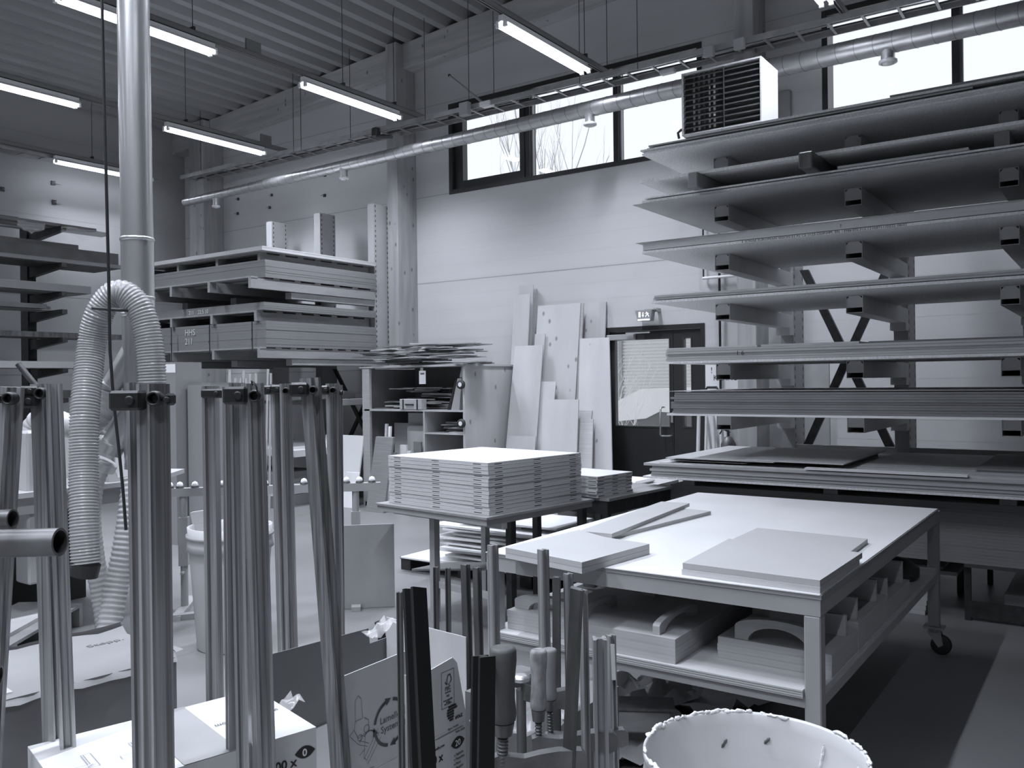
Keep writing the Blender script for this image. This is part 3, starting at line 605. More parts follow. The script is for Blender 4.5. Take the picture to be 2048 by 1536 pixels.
arch('arched_board', -2.10, -1.80, 2.99, 0.035, zS1+0.001, 0.062, 'arch shaped board standing on the left stack under the table', 0.0, 0.07)
arch('arched_board', -2.02, -1.66, 3.42, 0.03, max(zS1, zS2)+0.001, 0.10, 'darker arch shaped board farther back under the table', 0.0, 0.06)
arch('arched_board', -1.735, -1.45, 2.93, 0.028, zS2+0.001, 0.055, 'arched bar set endwise on the middle stack, left one', PI/2, 0.05)
arch('arched_board', -1.40, -1.05, 2.92, 0.028, zS2+0.001, 0.055, 'arched bar set endwise on the middle stack, right one', PI/2, 0.05)
GP = 'upright board plates on the side stacks'
for y, z_, hh, x0, nm in ((3.30, zS3, 0.08, -1.12, 'nearest'), (3.46, zS4, 0.085, -1.14, 'second'), (3.78, zS4, 0.09, -1.13, 'third'), (3.98, zS5, 0.085, -1.14, 'fourth'), (4.30, zS5, 0.10, -1.13, 'farthest')):
    tag(thing_box('board_plate', x0, y, z_+0.001, -0.835, y+0.020, z_+hh, mdf_m), 'upright board plate on the side stacks under the table, %s from the front leg' % nm, 'board', GP)
t = thing('round_tool', 'dark rounded tool body at the far end of the table shelf', 'tool', (-0.95, 4.75, shz+0.001)); MB().lathe([(0.09, 0.0), (0.11, 0.02), (0.11, 0.06), (0.06, 0.1), (0.02, 0.11)], n=20).build('body', dark_m, t)
# ================================================================ SLOTTED PANEL STACKS ON STEEL TABLES
ST = thing('steel_table', 'dark steel frame table carrying the big stack of slotted panels', 'steel table', (-3.37, 4.48, 0), math.radians(-7.5))
box((-0.50, -0.50, 0.716), (0.50, 0.50, 0.729)).build('table_board', pine_m, ST)
m = MB(); m.box((-0.49, -0.49, 0.68), (0.49, -0.455, 0.715)); m.box((-0.49, 0.455, 0.68), (0.49, 0.49, 0.715)); m.box((-0.49, -0.455, 0.68), (-0.455, 0.455, 0.715)); m.box((0.455, -0.455, 0.68), (0.49, 0.455, 0.715)); m.build('frame', grey_m, ST)
for q in ((-0.14, -0.36), (0.29, -0.12), (-0.46, 0.42), (0.42, 0.42)): box((q[0], q[1], 0), (q[0]+0.045, q[1]+0.045, 0.68)).build('leg', grey_m if q[0] < 0 else dark_m, ST)
box((-0.095, -0.355, 0.22), (0.46, -0.32, 0.255)).build('cross_bar', grey_m, ST); box((-0.49, -0.36, 0.645), (0.49, -0.32, 0.679)).build('cross_bar', grey_m, ST)
ST2 = thing('steel_table', 'dark steel table behind, carrying the small stack of slotted panels', 'steel table', (-2.98, 5.32, 0), math.radians(-5))
box((-0.42, -0.33, 0.71), (0.28, 0.51, 0.729)).build('table_board', pine_m, ST2)
m = MB(); m.box((-0.42, -0.32, 0.62), (0.26, -0.28, 0.709)); m.box((-0.42, 0.46, 0.62), (0.26, 0.50, 0.709)); m.box((0.22, -0.28, 0.62), (0.26, 0.46, 0.709)); m.build('frame', dark_m, ST2)
for q in ((-0.37, -0.32), (0.215, -0.32), (-0.37, 0.455), (0.215, 0.455)): box((q[0], q[1], 0), (q[0]+0.045, q[1]+0.045, 0.62)).build('leg', dark_m, ST2)
slot_m = M('slot_dark', 0.035, 0.8)
def slotted(L, D, T_, first_lab):
    t = thing('slotted_panel', first_lab, 'panel', (0, 0, 0))
    box((-L/2, -D/2, 0.0006), (L/2, D/2, T_)).build('panel_body', mdfl_m, t)
    m = MB()
    for f_ in (-0.40, 0.0, 0.40):
        zc = T_*0.52; m.box((f_*L-0.032, -D/2-0.0006, zc-0.0020), (f_*L+0.032, -D/2+0.003, zc+0.0020)); m.box((L/2-0.003, f_*D-0.032, zc-0.0020), (L/2+0.0006, f_*D+0.032, zc+0.0020))
    m.build('biscuit_slots', slot_m, t)
    m = MB().box((-L/2, -D/2, T_), (L/2, D/2, T_+0.0005)).build('white_face', lam_m, t)
    return t
def slotstack(n, L, D, T_, x, y, z, rz, where, grp, jit):
    base = None
    for i in range(n):
        lab = 'white slotted panel, %s %s' % (ordn(n-1-i, n), where)
        zz_ = z+i*(T_+0.0022); loc = (x+r.uniform(-jit, jit), y+r.uniform(-jit, jit), zz_); rr = rz+r.uniform(-.004, .004)
        if base is None: base = slotted(L, D, T_, lab); base.location = loc; base.rotation_euler = (0, 0, rr); base['group'] = grp
        else: dup(base, loc, rr, lab, grp)
slotstack(13, 0.895, 0.86, 0.0212, -3.365, 4.475, 0.7298, math.radians(-7.5), 'in the big stack on the steel table', 'slotted panels in the big stack', 0.0035)
slotstack(6, 0.42, 0.40, 0.0215, -2.985, 5.17, 0.7298, math.radians(-7), 'in the small stack behind the big one', 'slotted panels in the small stack', 0.006)
# pale boards on a pallet under and behind the steel table
PL = thing('pallet', 'dark wooden pallet on the floor under the jumbled white boards', 'pallet', (-4.12, 5.56, 0))
for dx in (-0.58, 0, 0.58): box((dx-0.05, -0.38, 0), (dx+0.05, 0.18, 0.085)).build('runner', dark_m, PL)
box((-0.63, -0.39, 0.086), (0.63, 0.19, 0.105)).build('deck', dark_m, PL)
tag(thing_box('board_sheet', -4.70, 5.12, 0.106, -3.40, 5.74, 0.118, lam_m), 'large white board at the bottom of the jumble on the floor pallet', 'board', 'white boards on the floor pallet')
z = 0.119
GW = 'white boards on the floor pallet'
for i, (x0, y0, x1, y1, th, rz) in enumerate(((-4.32, 5.0, -2.95, 5.8, 0.05, 2), (-4.2, 5.05, -3.0, 5.75, 0.03, -3), (-4.3, 5.1, -2.9, 5.9, 0.04, 1), (-4.2, 4.95, -3.1, 5.7, 0.03, 4), (-4.28, 5.05, -3.05, 5.9, 0.045, -2), (-4.3, 5.0, -3.15, 5.75, 0.025, 3), (-4.15, 5.1, -2.9, 5.9, 0.045, -1), (-4.2, 5.0, -3.1, 5.8, 0.025, 5), (-4.32, 5.02, -3.0, 5.85, 0.05, -2), (-4.1, 5.1, -3.1, 5.9, 0.02, 2))):
    hgt_ = 0.016 if i % 2 == 0 else 0.014
    o = MB().box((0, 0, 0), (x1-x0-0.12, 0.54+0.05*(i % 3), hgt_)).build('board_sheet', lam_m); o.location = (x0-0.05, 5.10+(y0-5.0)*0.6, z); o.rotation_euler = (0, 0, math.radians(rz*0.6))
    tag(o, 'white board in the jumble on the floor pallet, %s' % ordn(9-i, 11), 'board', GW)
    if i < 9:
        m = MB().box((0, 0, 0), (0.5, 0.06, th-0.018)).build('spacer_strip', lam_m if i % 2 else mdf_m); m.location = (x0+0.2, 5.25, z+hgt_+0.0005); tag(m, 'small spacer strip between the jumbled white boards', 'board', 'spacer strips between white boards')
        m2 = m.copy(); COL.objects.link(m2); m2.location = (x0+0.3, 5.55, z+hgt_+0.0005)
    z += hgt_+th-0.017
o = MB().prism([(0, 0, 0), (0.10, 0.06, 0), (0.62, 0.40, 0), (0.60, 0.62, 0), (0.05, 0.28, 0)], (0, 0, 0.012)).build('dark_plate', grey_m); o.location = (-3.83, 4.28, 0.262); tag(o, 'dark slanted plate lying on the low cross bar under the steel table', 'plate')
# open box cabinet behind, beside the door
CB = thing('open_cabinet', 'low open pale box cabinet between the small panel stack and the door', 'cabinet', (-3.75, 5.92, 0))
for nm, a, b in (('top_board', (0, 0, 0.66), (0.80, 0.62, 0.685)), ('side_board', (0.775, 0.0, 0.03), (0.80, 0.62, 0.66)), ('side_board', (0, 0, 0.03), (0.025, 0.62, 0.66)), ('bottom_board', (0, 0, 0.0), (0.80, 0.62, 0.03)), ('back_board', (0.025, 0.60, 0.03), (0.775, 0.62, 0.66)), ('shelf', (0.025, 0.03, 0.30), (0.775, 0.60, 0.318))):
    box(a, b).build(nm, M('cabinet_board', 0.5, 0.6, noise=((4, 4, 4), 0.05)), CB)
o = MB().box((0, 0, 0), (0.42, 0.34, 0.035), ch=0.03).build('folded_cloth', paper_m); o.location = (-3.45, 5.95, 0.687); tag(o, 'folded white cloth on top of the low open cabinet', 'cloth')
for i, (x, y, z_, rr, hh) in enumerate(((-3.30, 5.93, 0.319, 0.035, 0.10), (-3.15, 5.97, 0.319, 0.045, 0.085), (-3.42, 5.92, 0.319, 0.03, 0.07), (-3.08, 5.91, 0.319, 0.03, 0.12))):
    t = thing('plastic_bottle', 'small white plastic bottle inside the low open cabinet', 'bottle', (x, y, z_), 0, 'bottles in the low cabinet'); MB().lathe([(rr, 0), (rr, hh*0.7), (rr*0.45, hh*0.85), (rr*0.45, hh)], n=14).build('bottle_body', paper_m, t); MB().lathe([(rr*0.6, hh), (rr*0.6, hh+0.02)], n=12).build('cap', greyl_m, t)
tag(thing_box('board_offcut', -3.06, 5.86, 0.0005, -2.94, 5.88, 0.58, lam_m), 'narrow white board standing upright before the low open cabinet', 'board')
for i in range(7):
    o = thing_box('white_block', -3.42, 7.4, 0.0005+i*0.11, -3.28, 7.9, 0.09+i*0.11, lam_m); tag(o, 'white block in the column standing by the rack foot, %s' % ordn(6-i, 7), 'block', 'white blocks behind the low cabinet')
# ================================================================ LEANING BOARDS BY THE DOOR
GL = 'boards leaning on the gable wall left of the door'
def lean(tl, tr, ytop, ybot, th, mt, label, width=None, zbot=0.0, bl=None, br=None, grp=GL, name='leaning_board'):
    """tl, tr: pixels of the top corners; leans from Y=ybot at the floor to Y=ytop"""
    a, b = W(*tl, 'Y', ytop), W(*tr, 'Y', ytop); zt_ = (a.z+b.z)/2
    c = Vector((W(*bl, 'Y', ybot).x if bl else a.x, ybot, zbot)); d = Vector((W(*br, 'Y', ybot).x if br else b.x, ybot, zbot))
    a.z = b.z = zt_
    o0 = c.copy(); o0.x = min(a.x, c.x)
    n_ = (b-a).cross(c-a).normalized()*th
    if n_.y < 0: n_ = -n_
    o = MB().prism([a-o0, b-o0, d-o0, c-o0], n_).build(name, mt); o.location = o0; return tag(o, label, 'board', grp)
lean((1038, 572), (1066, 569), 8.80, 8.62, 0.012, plyp_m, 'tallest narrow plywood strip leaning highest on the gable wall')
lean((1066, 575), (1072, 580), 8.86, 8.72, 0.03, mdf_m, 'thin dark edged strip beside the tallest leaning strip')
lean((1028, 590), (1060, 588), 8.70, 8.45, 0.016, plyp_m, 'narrow plywood board leaning just left of the tallest strip')
lean((1161, 606), (1199, 604), 8.86, 8.66, 0.02, ply_m, 'knotty board with double edge leaning behind, next to the door')
lean((1199, 604), (1212, 604), 8.86, 8.64, 0.02, plyp_m, 'narrow edge strip leaning between the knotty board and the door')
lean((1076, 612), (1161, 606), 8.72, 8.40, 0.018, ply_m, 'large knotty plywood sheet leaning in the middle of the group')
lean((1161, 607), (1167, 606), 8.74, 8.44, 0.02, mdf_m, 'thin batten leaning at the right edge of the knotty sheet')
lean((1070, 668), (1090, 667), 8.64, 8.38, 0.014, plyp_m, 'short pale strip leaning between the left and middle sheets')
lean((1030, 692), (1086, 690), 8.55, 8.15, 0.016, plyp_m, 'wide plain plywood sheet leaning at the left of the group', bl=(1000, 1000), br=(1062, 1000))
lean((1160, 677), (1218, 675), 8.60, 8.20, 0.018, ply_m, 'pale knotty sheet leaning closest to the door glass', bl=(1150, 990), br=(1226, 990))
lean((1079, 763), (1112, 763), 8.50, 8.18, 0.012, plyp_m, 'small pale sheet leaning behind the front square sheet')
lean((1087, 799), (1157, 799), 8.30, 8.02, 0.016, plyp_m, 'front square pale sheet leaning low in the middle', bl=(1075, 980), br=(1148, 980))
lean((1157, 838), (1186, 838), 8.34, 8.06, 0.016, mdf_m, 'short greyish sheet leaning low beside the front square sheet', bl=(1148, 980), br=(1180, 980))
lean((1157, 822), (1184, 820), 8.42, 8.13, 0.012, mdf_m, 'slightly taller grey sheet behind the short greyish sheet')
lean((1015, 872), (1071, 872), 8.25, 8.02, 0.014, plyp_m, 'low pale sheet leaning in front of the wide plain sheet', bl=(1005, 990), br=(1062, 990))
# exit sign
p0 = W(1270, 622, 'Y', 8.74)
EX = thing('exit_sign', 'small emergency exit sign hanging from the wall above the door', 'exit sign', (p0.x, 8.74, p0.z-0.115))
MB().prism([(0, 0, 0.12), (0.205, 0, 0.12), (0.185, 0, 0.0), (0.03, 0, 0.0)], (0, 0.09, 0)).build('sign_body', grey_m, EX)
MB().prism([(0.012, -0.003, 0.112), (0.193, -0.003, 0.112), (0.176, -0.003, 0.024), (0.036, -0.003, 0.024)], (0, 0.002, 0)).build('green_field', M('sign_field', 0.17, 0.4, emit=0.10), EX)
sg = M('sign_white', 0.85, 0.4, emit=0.7); m = MB()
m.box((0.045, -0.005, 0.04), (0.07, -0.0032, 0.10))                                   # door
m.prism([(0.094, -0.005, 0.095), (0.104, -0.005, 0.095), (0.104, -0.005, 0.062), (0.112, -0.005, 0.062), (0.099, -0.005, 0.040), (0.086, -0.005, 0.062), (0.094, -0.005, 0.062)], (0, 0.0018, 0))   # arrow
for a_, b_ in (((0.140, 0.098), (0.148, 0.088)), ((0.146, 0.09), (0.154, 0.068)), ((0.128, 0.078), (0.146, 0.086)), ((0.148, 0.086), (0.168, 0.076)), ((0.152, 0.070), (0.136, 0.056)), ((0.136, 0.056), (0.130, 0.042)), ((0.154, 0.068), (0.166, 0.058)), ((0.166, 0.058), (0.172, 0.042))):
    d_ = Vector((b_[0]-a_[0], 0, b_[1]-a_[1])).normalized(); n_ = Vector((-d_.z, 0, d_.x))*0.0034; A_ = Vector((a_[0], -0.005, a_[1])); B_ = Vector((b_[0], -0.005, b_[1]))
    m.prism([A_+n_, B_+n_, B_-n_, A_-n_], (0, 0.0018, 0))
m.build('pictogram', sg, EX); box((0.035, -0.004, 0.004), (0.178, 0.088, 0.02)).build('light_strip', M('sign_light', 0.9, 0.3, emit=1.3), EX)
box((0.10, 0.03, 0.12), (0.27, 0.05, 0.13)).build('wall_arm', greyl_m, EX); box((0.2, 0.05, 0.10), (0.24, 0.158, 0.14)).build('wall_bracket', greyl_m, EX)
# thin water pipe and dark downpipe beyond the door, sign board, hooks
a = thing('black_pipe', 'black vertical pipe on the wall between door and timber post', 'pipe', (-3.495, 8.84, 0)); MB().tube([(0, 0, 0.0), (0, 0, 3.9)], 0.014, 8).build('pipe_run', black_m, a)
a = thing('water_pipe', 'thin white pipe with an elbow on the wall right of the door', 'pipe'); q0, q1, q2 = W(1407, 535, 'Y', 8.85), W(1407, 557, 'Y', 8.85), W(1470, 548, 'Y', 8.85)
MB().tube([(q0.x, 8.85, q0.z+1.5), (q1.x, 8.85, q1.z)], 0.010, 8).build('pipe_run', dark_m, a); MB().tube([(q1.x, 8.83, q1.z), (q1.x+0.36, 8.83, q1.z)], 0.016, 8).build('pipe_arm', white_m, a)
q = W(1415, 735, 'Y', 8.86); a = thing('sign_board', 'white board with handwritten marks on the wall right of the door', 'sign', (q.x, 8.87, q.z-0.30))
box((-0.03, 0, 0), (0.36, 0.012, 0.36)).build('board', paper_m, a); text('KANNU !', 0.085, ink_m, a, Vector((0.06, -0.001, 0.16)), Euler((PI/2, 0, 0)), name='handwriting', sx=0.9); text('!', 0.09, ink_m, a, Vector((0.03, -0.001, 0.24)), Euler((PI/2, 0, 0)), name='handwriting')
q = W(1423, 790, 'Y', 8.7); a = thing('black_bow_tool', 'dustpan with thick black bow handle in front of the white board', 'dustpan', (q.x, 8.70, q.z-0.06))
MB().tube([(-0.06, 0, 0.0), (-0.06, 0, 0.12), (-0.045, 0, 0.14), (0.055, 0, 0.14), (0.07, 0, 0.12), (0.07, 0, 0)], 0.014, 8).build('handle', black_m, a); MB().prism([(-0.06, 0, 0), (0.07, 0, 0), (0.09, 0, -0.9), (-0.08, 0, -0.9)], (0, 0.012, 0)).build('pan', paper_m, a)
GS = 'slim pale sticks leaning on the wall right of the door'
for i, (xa, xb, yt) in enumerate(((1398, 1392, 820), (1413, 1408, 815), (1423, 1437, 812), (1440, 1447, 830), (1450, 1464, 860))):
    A_, B_ = W(xa, yt, 'Y', 8.72), W(xb, 960, 'Y', 8.4); B_.z = 0.012
    o = MB().tube([Vector((0, 0, 0)), A_-B_], 0.016 if i % 2 else 0.022, 6).build('wooden_stick', plyp_m); o.location = B_; tag(o, 'slim pale stick leaning on the wall right of the door, %s from the door' % ['first', 'second', 'third', 'fourth', 'fifth'][i], 'stick', GS)
q = W(1471, 868, 'Y', 8.6); a = thing('fire_extinguisher_head', 'small black valve head of an extinguisher at the timber post', 'fire extinguisher', (q.x, 8.40, 0.50))
MB().lathe([(0.07, 0), (0.075, 0.02), (0.075, 0.34), (0.04, 0.41), (0.02, 0.42)], n=18).build('cylinder', steeld_m, a); MB().tube([(0, 0, 0.42), (0, 0, 0.47), (-0.05, 0, 0.52)], 0.014, 8).build('valve', black_m, a); MB().tube([(0.02, 0, 0.46), (-0.06, 0.0, 0.49), (-0.09, 0, 0.44)], 0.008, 6).build('lever', black_m, a); box((-0.03, 0.076, 0.1), (0.03, 0.118, 0.35)).build('bracket', dark_m, a)
for i, (px_, lab) in enumerate(((1570, 'grey panel leaning behind the right rack beside its brace'),)):
    A_ = W(1605, 690, 'Y', 8.5); o = thing_box('grey_panel', A_.x-0.04, 8.45, 0.001, A_.x+0.26, 8.48, A_.z, grey_m); tag(o, lab, 'panel')
# ================================================================ MIDDLE RACK WITH PALLET PACKS
def D(x, y, d): return Vector((0, 0, CAMH)) + (_f + _r*((x-1024)/FPX) - _u*((y-768)/FPX))*d
r = random.Random(11)
mr = thing('cantilever_rack', 'pale cantilever rack with slotted uprights carrying board packs on pallets, left of the timber post', 'storage rack', (-9.0, 8.3, 0))
def N_(x, y, z): return (x+9.0, y-8.3, z)
for (a, b) in ((-10.17, -10.05), (-9.16, -9.04), (-8.13, -8.02)):
    m = MB().box(N_(a, 8.3, 0), N_(b, 8.585, 3.86)); m.m = 1
    for i in range(30): m.box(N_(b-0.001, 8.325, 1.9+i*0.066), N_(b+0.0012, 8.337, 1.93+i*0.066)); m.box(N_(b-0.001, 8.548, 1.9+i*0.066), N_(b+0.0012, 8.56, 1.93+i*0.066))
    m.build('upright', [greyl_m, ink_m], mr)
    for zt in (2.585, 1.80, 1.30, 0.62): box(N_(a, 6.9 if zt > 1.5 else 7.68, zt-0.08), N_(b, 8.3, zt), ch=0.004).build('arm', grey_m, mr)
def brace2(x0, z0, x1, z1, y):
    m = MB(); m.prism([N_(x0, y, z0), N_(x0+0.06, y, z0), N_(x1+0.06, y, z1), N_(x1, y, z1)], (0, 0.03, 0)); m.build('brace', dark_m, mr)
brace2(-9.04, 1.7, -8.16, 0.4, 8.5); brace2(-8.2, 1.7, -9.04, 0.4, 8.55)
def pallet(x0, x1, y0, y1, z0, h, label, nslat=8, mt=pine_m):
    t = thing('pallet', label, 'pallet', (x0, y0, z0)); w_, d_ = x1-x0, y1-y0
    for i in range(nslat):
        yy = i*(d_-0.09)/(nslat-1); box((0, yy, h-0.018), (w_, yy+0.09, h)).build('top_slat', mt, t)
    for xx in (0, 0.30*w_, 0.64*w_, w_-0.05): box((xx, 0, 0.0), (xx+0.045, d_, h-0.018)).build('bearer', mt, t)
    return t
mdfp_m = M('packed_fibreboard', 0.19, 0.7, noise=((2, 2, 110), 0.07, 3))
def pack(x0, x1, y0, y1, z0, n, t, where, mt=None, bulge=0.0):
    z = z0
    for i in range(n):
        o = thing_box('board_sheet', x0+r.uniform(0, .006), y0+r.uniform(0, .005), z+0.0003, x1-r.uniform(0, .004), y1, z+t, mt or mdfp_m); z += t
        tag(o, 'board sheet %s, %s' % (where, ordn(n-1-i, n)), 'board', 'board sheets '+where)
    return z
pallet(-10.45, -8.0, 6.42, 8.28, 1.801, 0.125, 'lowest pallet on the middle rack, under the strapped pack', 9)
z = pack(-10.55, -7.99, 6.50, 8.29, 1.927, 9, 0.0335, 'in the strapped pack of the middle rack')
pallet(-10.5, -8.1, 6.46, 8.28, z+0.001, 0.122, 'pallet between the strapped pack and the thin pack on the middle rack', 7)
z = pack(-10.6, -7.985, 6.47, 8.29, z+0.124, 4, 0.022, 'in the thin pack of the middle rack')
pallet(-10.2, -7.99, 6.30, 8.28, 2.587, 0.135, 'upper pallet hanging over the thin pack on the middle rack', 7)
z = pack(-10.6, -7.98, 6.49, 8.29, 2.723, 8, 0.0255, 'in the upper loose pack of the middle rack')
pallet(-10.4, -8.1, 6.52, 8.27, z+0.001, 0.10, 'topmost pallet on the middle rack', 7)
z = pack(-10.45, -7.98, 6.45, 8.29, z+0.102, 3, 0.016, 'on the topmost pallet of the middle rack', mdf_m)
chalk = M('white_chalk', 0.6, 0.8)
sh_ = [o for o in COL.objects if o.name.startswith('board_sheet') and o['label'].startswith('board sheet in the strapped pack')]
text('HHS\n211', 0.11, chalk, sh_[5], None, None, 'chalk_writing', T=frame3((1.02, -0.008, 0.02), (1, 0, 0), (0, 0, 1)))
sh_ = [o for o in COL.objects if o.name.startswith('board_sheet') and o['label'].startswith('board sheet in the thin pack')]
text('211    22.5 10', 0.07, chalk, sh_[1], None, None, 'chalk_writing', T=frame3((1.2, -0.008, -0.01), (1, 0, 0), (0, 0, 1)))
GSP = 'steel straps round the low pack'
for xx in (-10.0, -9.70, -8.93, -8.14):
    m = MB(); m.box((0, 0, 0), (0.018, 0.003, 0.42)); m.box((-0.004, -0.004, 0.20), (0.022, 0.0, 0.23)); o = m.build('strap', dark_m); o.location = (xx, 6.415 if xx < 0 else 0, 1.80)
    tag(o, 'dark strap round the low board pack of the middle rack, %s' % {-10.0: 'leftmost', -9.70: 'second from the left', -8.93: 'third from the left', -8.14: 'nearest its right corner'}[xx], 'strap', GSP)
o = MB().tube([(0, 0, 0), (1.1, -0.05, 0)], 0.05, 14).build('paper_roll', greyl_m); o.location = (-10.6, 8.0, z+0.051); tag(o, 'pale long roll lying on top of the middle rack packs', 'roll')
o = thing_box('board_sheet', -11.5, 7.0, 2.62, -10.6, 8.2, 2.64, lam_m) if False else None
for i, (px_, py_) in enumerate(((474, 427), (475, 398), (538, 415), (542, 390), (649, 350), (648, 391), (107, 366), (109, 404), (5, 378))):
    p = W(px_, py_, 'Y', 8.88) if px_ > 400 else W(px_, py_, 'X', -12.98)
    t = thing('wall_hook', 'small dark cable hook on the %s, %s' % ('gable wall above the middle rack' if px_ > 400 else 'end wall above the timber rack', ['lower left', 'upper left', 'lower centre', 'upper centre', 'upper right', 'lower right', 'upper one', 'lower one', 'far left'][i]), 'hook', p, 0, 'cable hooks on the walls')
    if px_ > 400: box((-0.02, 0.0, -0.02), (0.02, 0.019, 0.02)).build('base', dark_m, t); MB().tube([(-0.06, -0.005, 0.004), (0, -0.005, 0)], 0.006, 6).build('pin', greyl_m, t)
    else: box((-0.019, -0.03, -0.03), (0.0, 0.03, 0.03)).build('base', dark_m, t); MB().tube([(0.005, 0, 0.0), (0.005, 0.1, 0.0)], 0.006, 6).build('pin', greyl_m, t)
# ================================================================ LEFT TIMBER RACK ALONG THE END WALL
lr = thing('cantilever_rack', 'dark cantilever rack loaded with long bars and strips along the end wall', 'storage rack', (-12.6, 6.1, 0))
for yy in (3.9, 6.1): box((-0.10, yy-6.1-0.06, 0), (0.10, yy-6.1+0.06, 3.75)).build('upright', dark_m, lr)
for zt in (3.66, 3.17, 2.78, 2.54, 2.16, 1.75, 1.35):
    for yy in (3.9, 6.1):
        m = MB().prism([(0.10, yy-6.1-0.035, zt-3.66+3.66), (0.98, yy-6.1-0.035, zt), (0.98, yy-6.1-0.035, zt-0.06), (0.10, yy-6.1-0.035, zt-0.14)], (0, 0.07, 0)); m.build('arm', dark_m, lr)
GB = 'long bars on the end wall rack'
mdf_m, mdfl_m, mdfd_m, pine_m, lam_m_ = M('bar_grey', 0.15, 0.6), M('bar_pale', 0.30, 0.6), M('bar_dark', 0.075, 0.6, noise=((3, 3, 3), 0.3)), M('bar_pine', 0.3, 0.6), lam_m
names = ['top', 'second', 'third', 'fourth', 'fifth', 'sixth', 'lowest']
def bar(x0, x1, ya, yb, z0, z1, mt, lab, nm='long_bar'): return tag(thing_box(nm, x0, ya, z0, x1, yb, z1, mt), lab, 'bar', GB)
spec = [
 (3.661, [(-12.3, -12.2, 1, 6.2, .03, pine_m, 'thin pale batten, far side'), (-12.1, -11.9, 1, 6.9, .045, mdfl_m, 'pale long strip'), (-11.85, -11.7, 1, 6.6, .04, mdf_m, 'grey long strip'), (-12.0, -11.8, 1, 5.6, .11, mdfd_m, 'dark stacked strip')]),
 (3.171, [(-12.4, -11.75, 1, 6.95, .22, mdfd_m, 'thick dark timber bundle'), (-12.2, -11.9, 1, 6.45, .30, mdf_m, 'brown plank on the bundle'), (-11.74, -11.66, 1, 7.4, .05, mdf_m, 'long batten reaching behind the pipe')]),
 (2.781, [(-12.3, -11.8, 1, 6.5, .12, mdfl_m, 'pale thick planks'), (-11.78, -11.68, 1, 6.5, .10, mdf_m, 'grey batten beside the pale planks')]),
 (2.541, [(-12.3, -11.9, 1, 6.05, .05, mdfl_m, 'flat pale strip'), (-11.85, -11.7, 1, 5.9, .06, mdfd_m, 'dark narrow strip')]),
 (2.161, [(-12.2, -11.8, 1, 6.9, .06, mdfd_m, 'long dark strip'), (-11.78, -11.68, 1, 7.3, .07, steeld_m, 'dark long tube')]),
 (1.751, [(-12.3, -11.7, 1, 6.7, .09, mdfl_m, 'pale wide plank'), (-12.2, -11.8, 1, 5.3, .13, mdfl_m, 'white plank on top')]),
 (1.351, [(-12.3, -11.75, 1, 6.8, .10, mdfd_m, 'dark plank'), (-12.2, -11.9, 1, 5.2, .14, mdfl_m, 'white strip')])]
for li, (zb, L) in enumerate(spec):
    for i, (x0, x1, ya, yb, h, mt, w_) in enumerate(L):
        z0 = zb
        for (a0, a1, _, _, h2, _, _) in L[:i]:
            if not (x1 <= a0 or x0 >= a1): z0 = zb+h2+0.001; h = max(0.02, h-h2) if h > h2 else h
        bar(x0, x1, ya, yb, z0, z0+h, mt, '%s on the %s level of the end wall rack' % (w_, names[li]))
mdf_m, mdfl_m, mdfd_m, pine_m = (MATS[k_] for k_ in ('fibreboard', 'light_fibreboard', 'brown_hardboard', 'sawn_pine'))
for i, (px_, py_, w_, lab) in enumerate(((165, 458, 0.62, 'clear plastic wrap sagging at the end of the top bars'), (60, 468, 0.35, 'crumpled clear plastic hanging from the top bars, left of the wrap'))):
    p = W(px_, py_, 'X', -11.65); m = MB(); n = 9; pts = []
    for a in range(n):
        for b in range(4): pts.append((random.uniform(-.02, .02), (a/(n-1)-0.5)*w_, -b*0.05*(1-abs(a/(n-1)-.5))+random.uniform(-.012, .012)))
    m.poly(pts, [(a*4+b, a*4+b+1, (a+1)*4+b+1, (a+1)*4+b) for a in range(n-1) for b in range(3)], True); o = m.build('plastic_wrap', film_m); o.location = (-11.62, p.y, 3.655); tag(o, lab, 'plastic wrap')
# ================================================================ TALL BOXES AND STUFF UNDER THE MIDDLE RACK
p = D(368, 775, 8.3)
t = thing('tall_carton', 'tall narrow cardboard carton with two white labels, left of the silver clamps', 'box', (p.x, p.y, 0), math.radians(4))
box((-0.29, -0.15, 0.0005), (0.07, 0.15, 1.72)).build('carton_body', M('grey_carton', 0.25, 0.7), t); box((-0.291, -0.1515, 1.62), (0.071, -0.150, 1.70)).build('printed_tape', paper_m, t)
box((-0.25, -0.1515, 1.38), (-0.14, -0.150, 1.49)).build('label_sheet', paper_m, t); box((-0.13, -0.1515, 1.38), (-0.02, -0.150, 1.49)).build('label_sheet', paper_m, t); box((-0.085, -0.1522, 1.40), (-0.07, -0.1516, 1.47)).build('label_print', inkg_m, t)
t = thing('tall_carton', 'shorter plain cardboard carton with pale top beside the tall one', 'box', (p.x+0.22, p.y+0.12, 0), math.radians(4)); box((-0.12, -0.15, 0.0005), (0.20, 0.2, 1.50)).build('carton_body', M('grey_carton', 0.25, 0.7), t); box((-0.11, -0.14, 1.501), (0.19, 0.19, 1.52)).build('lid', cardl_m, t)
GR = 'thin sticks leaning behind the cartons'
for i, px_ in enumerate((452, 462, 468, 476, 488, 497, 505, 518, 528, 536)):
    a, b = D(px_+random.uniform(-9, 9), 735+random.uniform(0, 22), 9.4), D(px_, 900, 9.4); b.z = 0.012
    o = MB().tube([Vector((0, 0, 0)), a-b], 0.013, 6).build('thin_stick', mdf_m); o.location = b; tag(o, 'thin stick leaning on the wall under the middle rack', 'stick', GR)
